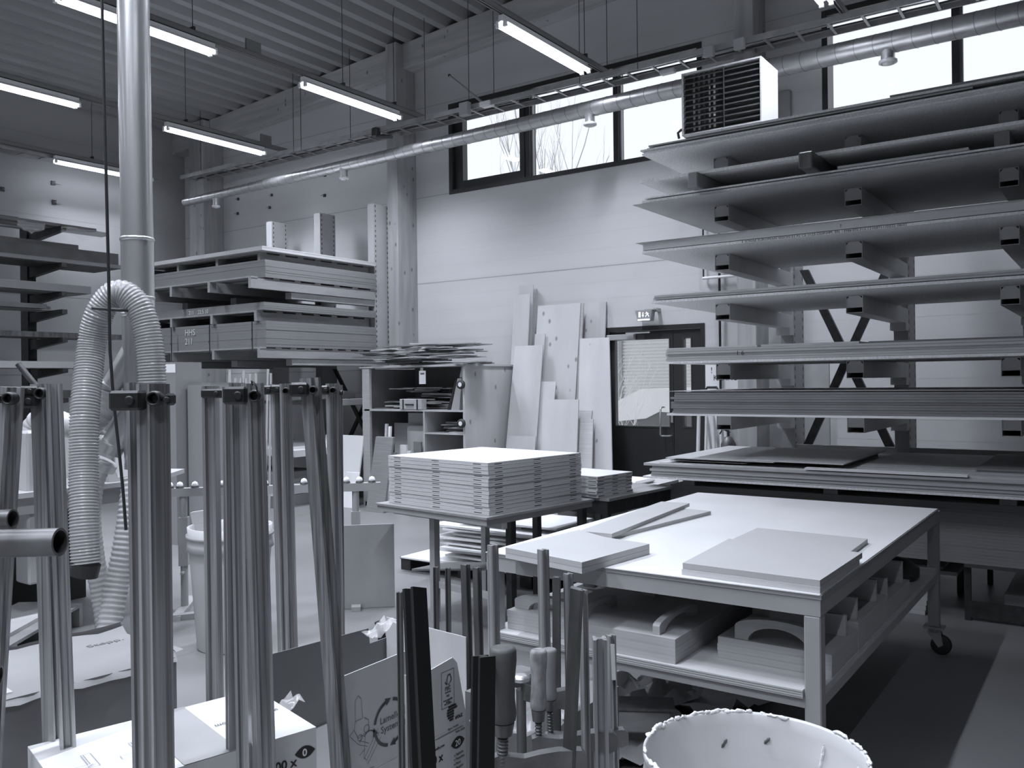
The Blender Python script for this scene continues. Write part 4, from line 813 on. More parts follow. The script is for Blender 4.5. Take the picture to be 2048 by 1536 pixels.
# low shelf with pale boards between clamps
p = D(520, 870, 8.6)
for i, (x0, x1, z0, z1, mt, lab) in enumerate(((-10.1, -8.3, 1.301, 1.37, mdfl_m, 'pale boards on the lower arm of the middle rack'), (-10.1, -8.2, 1.371, 1.40, pine_m, 'pine board on the pale boards of the lower arm'), (-10.2, -8.1, 0.621, 0.70, mdfl_m, 'pale boards on the lowest arm of the middle rack'), (-10.1, -8.3, 0.701, 0.73, lam_m, 'white board on the lowest arm of the middle rack'))):
    tag(thing_box('board_sheet', x0, 7.0, z0, x1, 8.2, z1, mt), lab, 'board')
for i in range(3):
    tag(thing_box('storage_box', -9.95+i*0.0, 6.9, 0.002+i*0.14, -8.35, 7.6, 0.135+i*0.14, mdfl_m if i % 2 else card_m), 'long flat box on the floor under the middle rack, %s' % ordn(2-i, 3), 'box')
# sheets leaning at the left of the offcut cabinet
def leanY(x0, x1, yf, yb, h, th, mt, label, name='leaning_sheet', cat='panel', grp=None):
    o = MB().prism([(0, 0, 0), (x1-x0, 0, 0), (x1-x0, yb-yf, h), (0, yb-yf, h)], (0, th, th*0.1)).build(name, mt); o.location = (x0, yf, 0.001); return tag(o, label, cat, grp)
leanY(W(640, 1010, 'Y', 7.55).x, W(716, 1012, 'Y', 7.55).x, 7.50, 7.66, 0.85, 0.02, lam_m, 'white panel leaning left of the grey panel under the middle rack')
leanY(W(690, 1012, 'Y', 7.44).x, W(716, 1012, 'Y', 7.44).x, 7.40, 7.47, 0.42, 0.015, paper_m, 'short white panel standing before the tall white panel')
leanY(W(734, 1018, 'Y', 7.32).x, W(769, 1010, 'Y', 7.32).x, 7.30, 7.48, 0.86, 0.035, mdfd_m, 'dark grey door panel leaning on the offcut cabinet, its left side')
# ================================================================ OFFCUT CABINET
CX0, CX1, CY0, CY1, CZ = -7.63, -6.03, 7.66, 8.62, 1.70
OC = thing('offcut_cabinet', 'large plywood offcut cabinet heaped with scrap boards, right of the timber post foot', 'cabinet', (CX0, CY0, 0))
wx, wy = CX1-CX0, CY1-CY0
dkp = M('dark_ply_board', 0.30, 0.65, noise=((5, 5, 1), 0.1))
for nm, a, b, mt in (('side_panel', (wx-0.03, 0, 0), (wx, wy, CZ-0.02), M('side_plywood', 0.50, 0.6, noise=((4, 4, 0.6), 0.1), kind='knots')), ('side_panel', (0, 0, 0), (0.12, 0.04, CZ-0.03), mdf_m), ('side_panel', (0, 0.05, 0), (0.03, wy, CZ-0.03), dkp), ('top_board', (-0.05, 0, CZ-0.02), (wx+0.02, wy, CZ), plyp_m), ('back_board', (0.03, wy-0.02, 0), (wx-0.03, wy, CZ-0.02), dkp),
    ('shelf', (0.03, 0.0, 1.16), (wx-0.03, wy-0.02, 1.18), plyp_m), ('divider', (0.98, 0.0, 0.05), (1.0, wy-0.02, 1.16), plyp_m), ('shelf', (1.0, 0.0, 0.90), (wx-0.03, wy-0.02, 0.915), plyp_m), ('bottom_board', (0.03, 0, 0), (wx-0.03, wy-0.02, 0.05), plyp_m)):
    box(a, b).build(nm, mt, OC)
label_t = thing('paper_tag', 'white paper tag hanging from the top edge of the offcut cabinet', 'tag', (CX0+0.93, CY0-0.006, CZ-0.22)); box((0, 0, 0), (0.10, 0.002, 0.155)).build('paper', paper_m, label_t); box((0.02, 0.0, 0.155), (0.06, 0.004, 0.19)).build('clip', greyl_m, label_t); box((0.02, -0.0006, 0.11), (0.08, 0, 0.13)).build('printed_mark', inkg_m, label_t)
for i, (zz_, lab) in enumerate(((1.47, 'upper small wheel with pale hub on the front edge of the offcut cabinet'), (1.035, 'lower small wheel with pale hub on the front edge of the offcut cabinet'))):
    t = thing('small_wheel', lab, 'wheel', (CX1-0.01, CY0-0.055, zz_)); T = Matrix.Rotation(PI/2, 4, 'X'); MB().lathe([(0.026, -0.02), (0.048, -0.02), (0.052, 0), (0.048, 0.02), (0.026, 0.02)], n=18, T=T).build('tyre', rubber_m, t); MB().lathe([(0.026, -0.054), (0.026, 0.021)], n=14, T=T).build('hub', paper_m, t)
def corners(cx, cy, L, w_, a): c, s = math.cos(a), math.sin(a); return [(cx+x*c-y*s, cy+x*s+y*c) for x, y in ((-L/2, -w_/2), (L/2, -w_/2), (L/2, w_/2), (-L/2, w_/2))]
def crosses(A, B):
    for P in (A, B):
        for i in (0, 1):
            ex, ey = P[i+1][0]-P[i][0], P[i+1][1]-P[i][1]; a = [ex*q[0]+ey*q[1] for q in A]; b = [ex*q[0]+ey*q[1] for q in B]
            if max(a) < min(b) or max(b) < min(a): return False
    return True
def heap(n, xr, yr, z0, z1, lw, seed, where, grp, tilt=0.12, edge=0.0, placed=None, ymin=None, xlim=None):
    """scraps dropped one on another: each rests on the highest one below it"""
    rr = random.Random(seed); mts = [mdf_m, mdfl_m, plyp_m, pine_m, mdfd_m, mdf_m, mdfd_m]; placed = [] if placed is None else placed; k = 0; tries = 0
    while k < n and tries < n*12:
        tries += 1; f_ = k/n; sh = 1-0.5*f_
        cx = (xr[0]+xr[1])/2+rr.uniform(-1, 1)*(xr[1]-xr[0])/2*sh*0.8; cy = rr.uniform(*yr); L = rr.uniform(*lw); w_ = rr.uniform(0.06, 0.22); th = rr.choice((0.008, 0.010, 0.012, 0.016)); a = rr.choice((0, 0, 0.1, -0.1))+rr.uniform(-0.5, 0.5)
        C_ = corners(cx, cy, L+0.004, w_+0.004, a)
        if xlim and (min(q[0] for q in C_) < xlim[0] or max(q[0] for q in C_) > xlim[1] or max(q[1] for q in C_) > xlim[2]): continue
        z = max([z0]+[t for (Q, t) in placed if crosses(C_, Q)])+0.0006
        if z+th > z1: continue
        placed.append((C_, z+th)); k += 1
        o = MB().box((-L/2, -w_/2, 0), (L/2, w_/2, th)).build('board_scrap', rr.choice(mts)); o.location = (cx, cy, z); o.rotation_euler = (0, 0, a); tag(o, 'loose board scrap in the heap %s' % where, 'board scrap', grp)
    return placed
pl_ = heap(70, (CX0-0.18, CX1+0.1), (CY0+0.02, CY0+0.60), CZ, CZ+0.26, (0.3, 0.9), 4, 'on top of the offcut cabinet', 'board scraps on the cabinet top', xlim=(-9, -5, CY0+0.86))
heap(22, (CX0+0.9, CX1+0.25), (CY0+0.02, CY0+0.4), CZ, CZ+0.12, (0.2, 0.5), 9, 'on top of the offcut cabinet', 'board scraps on the cabinet top', placed=pl_, xlim=(-9, -5, CY0+0.86))
heap(60, (CX0+0.1, CX1-0.35), (CY0+0.20, CY0+0.6), 1.181, 1.44, (0.25, 0.7), 5, 'inside the upper bay of the offcut cabinet', 'board scraps in the cabinet upper bay', placed=[(corners(CX0+0.79, CY0+0.04, 0.36, 0.12, 0), 1.31), (corners(CX1-0.19, CY0+0.08, 0.30, 0.14, 0), 3)], xlim=(CX0+0.04, CX1-0.05, CY0+0.9))
heap(14, (CX0+1.1, CX1-0.1), (CY0+0.15, CY0+0.5), 0.915, 1.08, (0.2, 0.4), 6, 'in the small right bay of the offcut cabinet', 'board scraps in the small right bay', xlim=(CX0+1.01, CX1-0.04, CY0+0.9))
heap(12, (CX0+1.1, CX1-0.1), (CY0+0.15, CY0+0.5), 0.051, 0.22, (0.2, 0.4), 8, 'in the lower right bay of the offcut cabinet', 'board scraps in the lower right bay', xlim=(CX0+1.01, CX1-0.04, CY0+0.9))
tc = thing('wooden_case', 'small grey wooden carrying case with dark handle in the offcut cabinet upper bay', 'case', (CX0+0.62, CY0+0.0, 1.181)); box((0, -0.01, 0), (0.34, 0.09, 0.125), ch=0.006).build('case_body', mdf_m, tc)
for xx in (0.05, 0.27): box((xx, -0.014, 0.0), (xx+0.02, -0.01, 0.12)).build('latch', dark_m, tc)
MB().tube([(0.11, -0.01, 0.06), (0.115, -0.03, 0.06), (0.215, -0.03, 0.06), (0.22, -0.01, 0.06)], 0.010, 8).build('handle', black_m, tc)
tv = thing('upright_tool', 'pale long handled vacuum tool standing in the right end of the cabinet bay', 'tool', (CX1-0.25, CY0+0.06, 1.181)); MB().prism([(0.0, 0, 0), (0.12, 0, 0), (0.16, 0, 0.36), (0.10, 0, 0.36)], (0, 0.06, 0)).build('body', greyl_m, tv); MB().prism([(0.13, 0, 0.37), (0.17, 0, 0.37), (0.175, 0, 0.5), (0.16, 0, 0.5)], (0, 0.03, 0)).build('handle', grey_m, tv); MB().prism([(-0.06, 0.0, 0.0), (-0.01, 0, 0), (0.09, 0, 0.36), (0.08, 0, 0.36)], (0, 0.05, 0)).build('side_plate', dark_m, tv)
GS2 = 'sheets standing on edge in the cabinet'
for i, (xa, xb, h, mt, lab) in enumerate(((0.20, 0.46, 1.00, mdfl_m, 'pale sheet standing far left in the lower bay of the offcut cabinet'), (0.50, 0.95, 1.13, mdf_m, 'tallest grey sheet standing in the lower bay of the offcut cabinet'), (0.55, 0.9, 0.98, mdfl_m, 'lighter sheet standing before the tallest one in the lower bay'), (0.66, 0.95, 0.92, ply_m, 'knotty sheet standing at the front of the lower bay'), (0.78, 0.9, 0.8, mdfd_m, 'small dark sheet standing at the front of the lower bay'))):
    tag(thing_box('standing_sheet', CX0+xa, CY0+0.35-0.075*i, 0.052, CX0+xb, CY0+0.368-0.075*i, h, mt), lab, 'board', GS2)
for i, (px_, py_t, py_b, w_, mt, lab) in enumerate(((770, 848, 1014, 0.03, mdf_m, 'narrow dark edge board leaning on the cabinet front'), (777, 853, 1015, 0.028, lam_m, 'narrow bright white edge board leaning on the cabinet front'), (785, 905, 1012, 0.05, mdfd_m, 'short dark board leaning on the cabinet front'), (800, 890, 1015, 0.10, mdfl_m, 'pale board end standing before the cabinet'), (812, 902, 1018, 0.07, plyp_m, 'small pale post standing before the cabinet'))):
    a, b = W(px_, py_t, 'Y', 7.62), W(px_-6, py_b, 'Y', 7.44); b.z = 0.001
    o = MB().prism([Vector((0, 0, 0)), Vector((w_, 0, 0)), Vector((w_+a.x-b.x, a.y-b.y, a.z)), Vector((a.x-b.x, a.y-b.y, a.z))], (0, 0.03, 0)).build('narrow_board', mt); o.location = b; tag(o, lab, 'board')
# ================================================================ EXTRACTION PIPE, HOSES, CABLE
dp_ = 5.25
c0 = D(280, 775, dp_); pr = 0.0935
EP = thing('extraction_pipe', 'tall vertical steel extraction pipe with collars and side branches', 'pipe', (c0.x, c0.y, 0)); px0, py0 = c0.x, c0.y
pipe_m = M('bright_pipe_steel', 0.62, 0.30, 0.8, noise=((3, 3, 0.6), 0.08))
ztop_ = roof(c0.x)
tilt = 0.010
MB().tube([(-0.0, 0, 1.0), (-0.01, 0, 2.41)], pr, 28).build('pipe_section', pipe_m, EP); MB().tube([(-0.01, 0, 2.41), (-0.03, 0, ztop_-0.002)], pr*0.985, 28).build('pipe_section', pipe_m, EP)
for zz_ in (2.385, 2.03, 1.93): MB().lathe([(pr*1.0, zz_-0.012), (pr*1.05, zz_-0.008), (pr*1.07, zz_), (pr*1.05, zz_+0.008), (pr*1.0, zz_+0.012)], o=(-0.01, 0, 0), n=28).build('collar', galv_m, EP)
def P_(x, y, d): q = D(x, y, d); return (q.x-px0, q.y-py0, q.z)
MB().tube([P_(270, 690, dp_), P_(240, 745, dp_-0.02), P_(222, 775, dp_-0.03)], 0.062, 18).build('branch', pipe_m, EP)
MB().tube([P_(285, 790, dp_+0.02), P_(240, 870, dp_), P_(218, 905, dp_-0.02)], 0.075, 18).build('branch', pipe_m, EP)
for a_, b_, rr in (((216, 780), (222, 770), 0.068), ((212, 900), (222, 884), 0.083), ((200, 935), (207, 922), 0.088)): MB().tube([P_(*a_, dp_-0.04), P_(*b_, dp_-0.04)], rr, 18).build('clamp_ring', galv_m, EP)
def ribbed(path, r0, step, rib, name, mat, parent=None, amp=0.06):
    """corrugated hose along a smoothed path"""
    P = [Vector(p) for p in path]; out = []
    for i in range(len(P)-1):
        p0 = P[max(i-1, 0)]; p1 = P[i]; p2 = P[i+1]; p3 = P[min(i+2, len(P)-1)]; n = max(2, int((p2-p1).length/(step/4)))
        for k in range(n):
            t = k/n; out.append(0.5*((2*p1)+(p2-p0)*t+(2*p0-5*p1+4*p2-p3)*t*t+(3*p1-p0-3*p2+p3)*t**3))
    out.append(P[-1]); s = 0; rad = []
    for i, p in enumerate(out):
        if i: s += (p-out[i-1]).length
        rad.append(r0*(1+amp*math.sin(2*PI*s/step)))
    return MB().tube(out, r0, 20, radii=rad, cap=False).build(name, mat, parent)
dh = 5.0
HS = thing('ribbed_hose', 'large clear ribbed hose arching over in front of the extraction pipe', 'hose')
path = [D(172, 1128, dh-0.25), D(168, 1040, dh-0.22), D(168, 930, dh-0.15), D(170, 820, dh-0.1), D(182, 700, dh), D(198, 630, dh), D(225, 592, dh), D(252, 590, dh), D(280, 620, dh), D(296, 670, dh), D(303, 730, dh), D(305, 800, dh), D(300, 900, dh)]
ribbed(path, 0.076, 0.0172, 0, 'hose_body', hose_m, HS, 0.055)
a, b = D(172, 1126, dh-0.25), D(166, 1150, dh-0.25); MB().tube([a, b], 0.078, 18).build('black_cuff', black_m, HS)
q0_, q1_ = D(180, 618, dh-0.1), D(238, 616, dh-0.1)
a = D(205, 618, dh+0.1); MB().tube([D(184, 616, dh-0.12), D(238, 620, dh-0.12), D(300, 622, dh+0.12)], 0.010, 6).build('hanger_bar', dark_m, HS)
HB = thing('ribbed_hose', 'white ribbed hose coming down from the right behind the silver clamps to the floor', 'hose')
ribbed([D(268, 960, 5.1), D(262, 1010, 5.05), D(250, 1090, 5.0), D(232, 1180, 4.95), D(212, 1290, 4.85)], 0.065, 0.03, 0, 'hose_body', M('white_ribbed_hose', 0.40, 0.4), HB)
HC = thing('ribbed_hose', 'white ribbed hose joining the lower pipe branch and running to the floor behind the box', 'hose')
ribbed([D(205, 925, 5.2), D(188, 970, 5.15), D(182, 1040, 5.12), D(190, 1120, 5.1), D(204, 1200, 5.1), D(212, 1262, 5.05)], 0.055, 0.03, 0, 'hose_body', MATS['white_ribbed_hose'], HC, 0.04)
HD = thing('ribbed_hose', 'short ribbed elbow hose linking the upper branch to the machine', 'hose')
ribbed([D(220, 782, 5.2), D(205, 820, 5.2), D(180, 850, 5.25), D(140, 852, 5.3), D(100, 838, 5.4), D(74, 846, 5.45), D(64, 880, 5.45), D(64, 910, 5.45)], 0.07, 0.035, 0, 'hose_body', MATS['white_ribbed_hose'], HD, 0.05)
pc = [D(204, 0, 4.6), D(208, 180, 4.6), D(214, 420, 4.6), D(218, 580, 4.6), D(220, 700, 4.6), D(227, 800, 4.6), D(238, 900, 4.6), D(246, 980, 4.6), D(252, 1060, 4.6)]
top = pc[0].copy(); top.z = roof(top.x); o = MB().tube([top]+pc, 0.0085, 8).build('hanging_cable', black_m); tag(o, 'black cable hanging from the roof beside the extraction pipe', 'cable')
# ================================================================ PANEL SAW AND ROLLER STAND
MC = thing('panel_saw', 'grey panel saw with white table behind the silver clamps at the left', 'machine', (-5.6, 2.6, 0))
def m_(x, y, z): return (x+5.6, y-2.6, z)
MB().prism([m_(-6.4, 0.9, 0.86), m_(-5.12, 0.9, 0.86), m_(-5.2, 3.3, 0.86), m_(-5.6, 3.80, 0.86), m_(-6.4, 3.5, 0.86)], (0, 0, 0.03)).build('saw_table', greyl_m, MC)
MB().prism([m_(-6.3, 0.95, 0.76), m_(-5.16, 0.95, 0.76), m_(-5.24, 3.25, 0.76), m_(-6.3, 3.3, 0.76)], (0, 0, 0.099)).build('table_skirt', machine_m, MC)
box(m_(-6.35, 2.2, 0.0), m_(-6.05, 3.3, 0.75)).build('base_cabinet', M('machine_black', 0.02, 0.6), MC)
p = D(66, 1000, 5.15); box((p.x+5.6-0.10, p.y-2.6-0.06, 0.34), (p.x+5.6+0.06, p.y-2.6+0.08, 1.24), ch=0.012).build('control_column', machine_m, MC)
for zz_ in (1.12, 0.95): MB().lathe([(0.006, 0), (0.006, 0.004)], o=(p.x+5.6-0.05, p.y-2.6-0.062, zz_), n=8, T=Matrix.Rotation(PI/2, 4, 'X')).build('screw', ink_m, MC)
h0 = D(160, 935, 5.7)
MB().prism([(h0.x+5.6-0.45, h0.y-2.6, 0.0+0.891), (h0.x+5.6+0.35, h0.y-2.6, 0.891), (h0.x+5.6+0.30, h0.y-2.6, 1.10), (h0.x+5.6-0.10, h0.y-2.6, 1.22), (h0.x+5.6-0.45, h0.y-2.6, 1.16)], (0, 0.16, 0)).build('blade_guard', machine_m, MC)
MB().tube([D(210, 880, 5.5)-Vector((-5.6, 2.6, 0)), D(190, 860, 5.5)-Vector((-5.6, 2.6, 0))], 0.05, 12).build('motor_housing', dark_m, MC)
q = D(215, 900, 5.6); box((q.x+5.6-0.16, q.y-2.6, 0.892), (q.x+5.6+0.1, q.y-2.6+0.12, 1.08), ch=0.01).build('fence_block', paper_m, MC)
q = D(300, 925, 5.7); MB().lathe([(0.10, 0.9), (0.10, 0.98), (0.03, 1.04)], o=(q.x+5.6, q.y-2.6, -0.008), n=18).build('dust_cap', paper_m, MC)
p = D(40, 735, 6.0); MB().tube([D(36, 728, 5.6)-Vector((-5.6, 2.6, 0)), D(75, 775, 5.6)-Vector((-5.6, 2.6, 0))], 0.02, 8).build('lever', dark_m, MC)
MB().tube([D(60, 875, 5.4)-Vector((-5.6, 2.6, 0)), D(20, 985, 5.4)-Vector((-5.6, 2.6, 0))], 0.025, 8).build('strut', galv_m, MC)
RS = thing('ball_roller_stand', 'pale steel roller stand with a row of white balls behind the clamps', 'roller stand', (-5.2, 3.4, 0), math.atan2(0.95, 0.98))
L = 1.40
box((-0.02, -0.03, 0.76), (L, 0.02, 0.815)).build('rail', greyl_m, RS)
for lx in (0.10, L-0.17):
    MB().tube([(lx, 0, 0.03), (lx, 0, 0.76)], 0.024, 10).build('leg', greyl_m, RS); box((lx-0.03, -0.035, 0.3), (lx+0.03, 0.03, 0.62)).build('leg_sleeve', greyl_m, RS)
    box((lx-0.03, -0.28, 0.0), (lx+0.03, 0.28, 0.03)).build('foot', greyl_m, RS)
    MB().tube([(lx, -0.09, 0.26), (lx, -0.03, 0.26)], 0.01, 6).build('clamp_screw', greyl_m, RS)
for px_ in (340, 360, 390, 444, 530, 608, 693, 719, 744):
    q = W(px_, 960, 'Z', 0.83); s_ = ((q.x+5.2)*0.718+(q.y-3.4)*0.696)
    # distance along the rail where the ray meets its vertical plane
    d0 = D(px_, 965, 1.0); n_ = Vector((-0.696, 0.718, 0)); t_ = n_.dot(Vector((-5.2, 3.4, 0)))/n_.dot(Vector((d0.x, d0.y, 0))); s_ = Vector((d0.x*t_+5.2, d0.y*t_-3.4, 0)).dot(Vector((0.718, 0.696, 0)))
    if -0.02 < s_ < L: b_ = MB().lathe([(0.028, 0.815), (0.022, 0.828)], o=(s_, -0.005, 0), n=12); bo = b_.build('ball_cup', dark_m, RS); MB().lathe([(0.016, -0.016), (0.0226, 0), (0.016, 0.016), (0.002, 0.0226)], o=(s_, -0.005, 0.835), n=12).build('ball', paper_m, bo)
p = W(620, 1137, 'Z', 0.28); o = thing_box('grey_panel', -0.28, 0, 0, 0.22, 0.018, 0.27, grey_m); o.location = (p.x-0.2, p.y, 0.30)
o.parent = None; o.rotation_euler = (0, 0, math.atan2(0.95, 0.98)); o['label'] = 'x'; tag(o, 'grey panel fixed low between the legs of the roller stand', 'panel'); o.location = (-4.315, 3.975, 0.002); o.scale = (0.9, 1, 2.05)
a = D(388, 1198, 5.8); b = D(352, 1236, 5.35); o = MB().prism([(0, 0, 0), (0.05, -0.03, 0), (0.33, 0.40, 0), (0.28, 0.43, 0)], (0, 0, 0.035)).build('wooden_wedge', pine_m); o.location = (-5.0, 3.28, 0.001); tag(o, 'short wooden block on the floor at the roller stand foot', 'timber')
bk = D(462, 1160, 5.0)
BK = thing('plastic_drum', 'tall translucent plastic drum behind the silver clamps, scraps sticking out', 'drum', (bk.x, bk.y, 0))
MB().lathe([(0.185, 0.002), (0.19, 0.01), (0.222, 0.50), (0.228, 0.56), (0.242, 0.565), (0.236, 0.60), (0.232, 0.63), (0.243, 0.635), (0.243, 0.65), (0.232, 0.655), (0.236, 0.692), (0.224, 0.692), (0.214, 0.50), (0.18, 0.02)], n=36, cap=(True, True)).build('drum_wall', plast_m, BK)
for i, (dx, dy, h, rx, ry, mt) in enumerate(((-0.14, -0.02, 0.5, 0.15, -0.35, mdf_m), (0.02, 0.08, 0.42, -0.2, 0.1, mdfl_m))):
    o = MB().box((-0.06, -0.012, 0), (0.06, 0.012, h)).build('board_scrap', mt); o.location = (bk.x+dx*0.7, bk.y+dy, 0.28); o.rotation_euler = (rx*0.5, ry*0.5, 0.3); tag(o, ['dark board scrap sticking out of the plastic drum at its left', 'pale board scrap inside the plastic drum'][i], 'board scrap')
# pallet with boards at the far left on the floor
fp_ = pallet(0, 1.25, 0, 0.80, 0.001, 0.135, 'wooden pallet with pale boards on the floor at the far left', 6)
a_ = math.radians(-51.7); ca_, sa_ = math.cos(a_), math.sin(a_); fl = (-5.36-0.785*0.8, 2.90-0.62*0.8)
fp_.location = (fl[0], fl[1], 0.001); fp_.rotation_euler = (0, 0, a_)
for (lx, ly, w__, d__, mt, lab) in ((0.02, 0.42, 1.2, 0.30, plyp_m, 'pale board lying on the left floor pallet, the one nearer the hoses'), (0.0, 0.02, 1.1, 0.26, lam_m, 'white board lying on the left floor pallet, far side')):
    o = MB().box((0, 0, 0), (w__, d__, 0.02)).build('board_sheet', mt); o.location = (fl[0]+lx*ca_-ly*sa_, fl[1]+lx*sa_+ly*ca_, 0.1375); o.rotation_euler = (0, 0, a_); tag(o, lab, 'board')
# ================================================================ FOREGROUND: CLAMP TROLLEY, CLAMPS, BOXES, BARREL
DK = 0.30
def onz(x, y, z): return W(x, y, 'Z', z)
TRL = thing('clamp_trolley', 'clamp trolley in the foreground with open ended horizontal steel tubes at the left', 'trolley', (-1.6, 1.4, 0))
def t_(p): return (p[0]+1.6, p[1]-1.4, p[2])
ca, cb, cc_, cd = D(-120, 773, 0.95), D(1200, 773, 0.95), D(1215, 773, 2.0), D(700, 773, 2.95)
ce = D(-120, 773, 2.75)
MB().prism([t_((q.x, q.y, DK-0.03)) for q in (ca, cb, cc_, cd, ce)], (0, 0, 0.029)).build('deck', grey_m, TRL)
for q in (ca, cb, cc_, cd, ce):
    qq = Vector((q.x, q.y, 0)).lerp(Vector((-1.6, 1.4, 0)), 0.12); MB().lathe([(0.02, 0.27), (0.02, 0.1)], o=t_((qq.x, qq.y, 0)), n=10).build('castor_stem', steeld_m, TRL); MB().lathe([(0.05, -0.015), (0.05, 0.015)], o=t_((qq.x, qq.y, 0.05)), n=14, T=Matrix.Rotation(PI/2, 4, 'X')).build('castor_wheel', rubber_m, TRL)
tubm = M('worn_tube_steel', 0.14, 0.34, 0.45, noise=((12, 12, 12), 0.35, 6, 0.12))
def open_tube(a, b, r, parent, name='side_tube'):
    a, b = Vector(a), Vector(b); d = (b-a).normalized()
    m = MB().tube([a, b], r, 28, cap=False); m.tube([b, b+d*0.0003], r, 28, cap=False, smooth=False, radii=[r, r*0.82]); m.m = 1; m.tube([b+d*0.0002, b-d*0.08], r*0.82, 28, cap=False); m.tube([b-d*0.08, b-d*0.081], r, 28, smooth=False, radii=[r*0.81, 0.001])
    return m.build(name, [tubm, M('tube_bore', 0.03, 0.7)], parent)
open_tube(t_(D(-260, 1094, 1.50)), t_(D(120, 1084, 1.47)), 0.0238, TRL)
open_tube(t_(D(-260, 1045, 1.93)), t_(D(26, 1038, 1.90)), 0.0215, TRL)
open_tube(t_(D(-260, 1360, 1.80)), t_(D(0, 1352, 1.86)), 0.022, TRL)
for d_ in (1.42, 1.86): q = D(-260, 1100, d_); MB().tube([t_((q.x, q.y, DK)), t_((q.x, q.y, 1.35))], 0.024, 16).build('post', tubm, TRL)
def ibeam(h, w, dep, rot, T, tw=0.30):
    """upright bar of I section, w wide and dep deep, from z=0 to h; T places it"""
    a = w/2; b = dep/2; f = dep*0.22; g = w*0.20
    P = [(-a, -b), (a, -b), (a, -b+f), (g, -b+f*1.5), (g, b-f*1.5), (a, b-f), (a, b), (-a, b), (-a, b-f), (-g, b-f*1.5), (-g, -b+f*1.5), (-a, -b+f)]
    c, s = math.cos(rot), math.sin(rot); P = [(x*c-y*s, x*s+y*c, 0) for x, y in P]
    return MB().prism(P, (0, 0, h), T)
def bar_frame(top, bot):
    """root at the foot on the deck (z=DK) with local z along the bar"""
    d = (top-bot).normalized(); foot = top-d*((top.z-DK-0.012)/d.z); L = (top-foot).length
    return foot, L, d.to_track_quat('Z', 'Y').to_matrix().to_4x4(), d
VY = YAW
def long_clamp(px, yt, pxb, d, w, rot, label, fit=None, db=None, dep=None, mt=None, group='long bar clamps standing in the trolley'):
    top = D(px, yt, d); bot = D(pxb, 1536, db or d); foot, L, T, dd = bar_frame(top, bot)
    t = thing('bar_clamp', label, 'clamp', foot, 0, group)
    ibeam(L, w, dep or w*0.95, VY+rot, T).build('bar', mt or steel_m, t)
    for kind, fx, fy, fw, fh in (fit or []):
        q = D(fx, fy, d-0.03)-foot; s = d/FPX
        R = Matrix.Rotation(VY, 4, 'Z')
        if kind == 'block':
            Tm = Matrix.Translation(q) @ R @ Matrix.Rotation(rot*0.5, 4, 'Z'); m = MB().box((-fw*s/2, -0.012, -fh*s/2), (fw*s/2, 0.03, fh*s/2), Tm, ch=0.005); o = m.build('end_block', black_m, t)
            MB().lathe([(fh*s*0.22, 0.0), (fh*s*0.24, -0.004), (fh*s*0.14, -0.004)], n=16, T=Matrix.Translation(q) @ R @ Matrix.Translation((fw*s*0.2, -0.013, 0)) @ Matrix.Rotation(-PI/2, 4, 'X')).build('screw', black_m, o)
        else:
            Tm = Matrix.Translation(q) @ R @ Matrix.Rotation(PI/2, 4, 'X'); rr = fw*s/2
            MB().lathe([(rr*0.95, -0.012), (rr, 0.0), (rr, 0.008), (rr*0.86, 0.014), (rr*0.70, 0.014), (rr*0.62, 0.006), (rr*0.55, -0.010)], n=24, T=Tm, cap=(True, False)).build('end_knob', black_m, t)
            MB().lathe([(rr*0.5, 0.0), (rr*0.4, -0.002)], n=16, T=Tm, cap=(True, True)).build('bore', ink_m, t)
    return t
LC = long_clamp
LC(24, 774, -22, 1.95, 0.040, 0.25, 'leftmost long clamp, leaning outwards at the left edge', [('knob', 21, 797, 26, 0), ('block', 0, 797, 14, 18)])
LC(80, 768, 107, 2.00, 0.030, 0.9, 'left bar of the pair standing second from the left edge', [('block', 57, 802, 32, 28), ('knob', 84, 787, 24, 0), ('block', 59, 782, 36, 20)])
LC(108, 768, 137, 1.96, 0.034, 0.05, 'right bar of the pair standing second from the left edge, with round hole', [])
LC(271, 765, 283, 1.79, 0.028, 0.2, 'rear bar behind the widest silver clamp, below the ribbed hose', [])
LC(306, 768, 316, 1.70, 0.045, 0.08, 'widest silver clamp with big black knob, below the ribbed hose', [('knob', 311, 797, 31, 0), ('block', 253, 801, 62, 39), ('block', 338, 799, 9, 24)])
LC(421, 772, 432, 2.75, 0.043, 0.3, 'silver clamp standing before the drum, left one', [('block', 426, 787, 44, 18)])
LC(474, 766, 489, 1.90, 0.029, -0.15, 'rear bar behind the clamp with the round knob and wire loop', [])
LC(455, 774, 463, 1.93, 0.018, 0.6, 'narrow bar edge left of the clamp with the wire loop', [])
LC(505, 767, 529, 1.86, 0.040, 0.12, 'broad silver clamp with round knob and thin wire loop', [('knob', 511, 792, 25, 0), ('block', 471, 791, 46, 35)])
LC(552, 768, 575, 2.80, 0.030, 0.3, 'left bar of the slim pair in front of the storage boxes', [('block', 535, 780, 20, 18), ('block', 552, 779, 22, 18)])
LC(571, 767, 589, 2.74, 0.034, 0.1, 'right bar of the slim pair in front of the storage boxes', [('knob', 573, 782, 14, 0)])
LC(620, 756, 682, 1.93, 0.033, 0.5, 'tallest silver clamp leaning to the right', [('knob', 628, 780, 17, 0), ('block', 598, 779, 37, 28)])
LC(664, 767, 683, 2.82, 0.034, 0.2, 'slim silver clamp standing last at the right of the row', [('knob', 667, 781, 14, 0), ('block', 650, 780, 16, 18)])
LC(681, 770, 688, 2.86, 0.012, 0.2, 'narrow bar edge right of the last slim clamp', [('block', 683, 786, 7, 12)])
w_ = [D(505, 770, 1.82), D(503, 762, 1.81), D(508, 764, 1.80), D(513, 775, 1.80), D(515, 788, 1.80)]
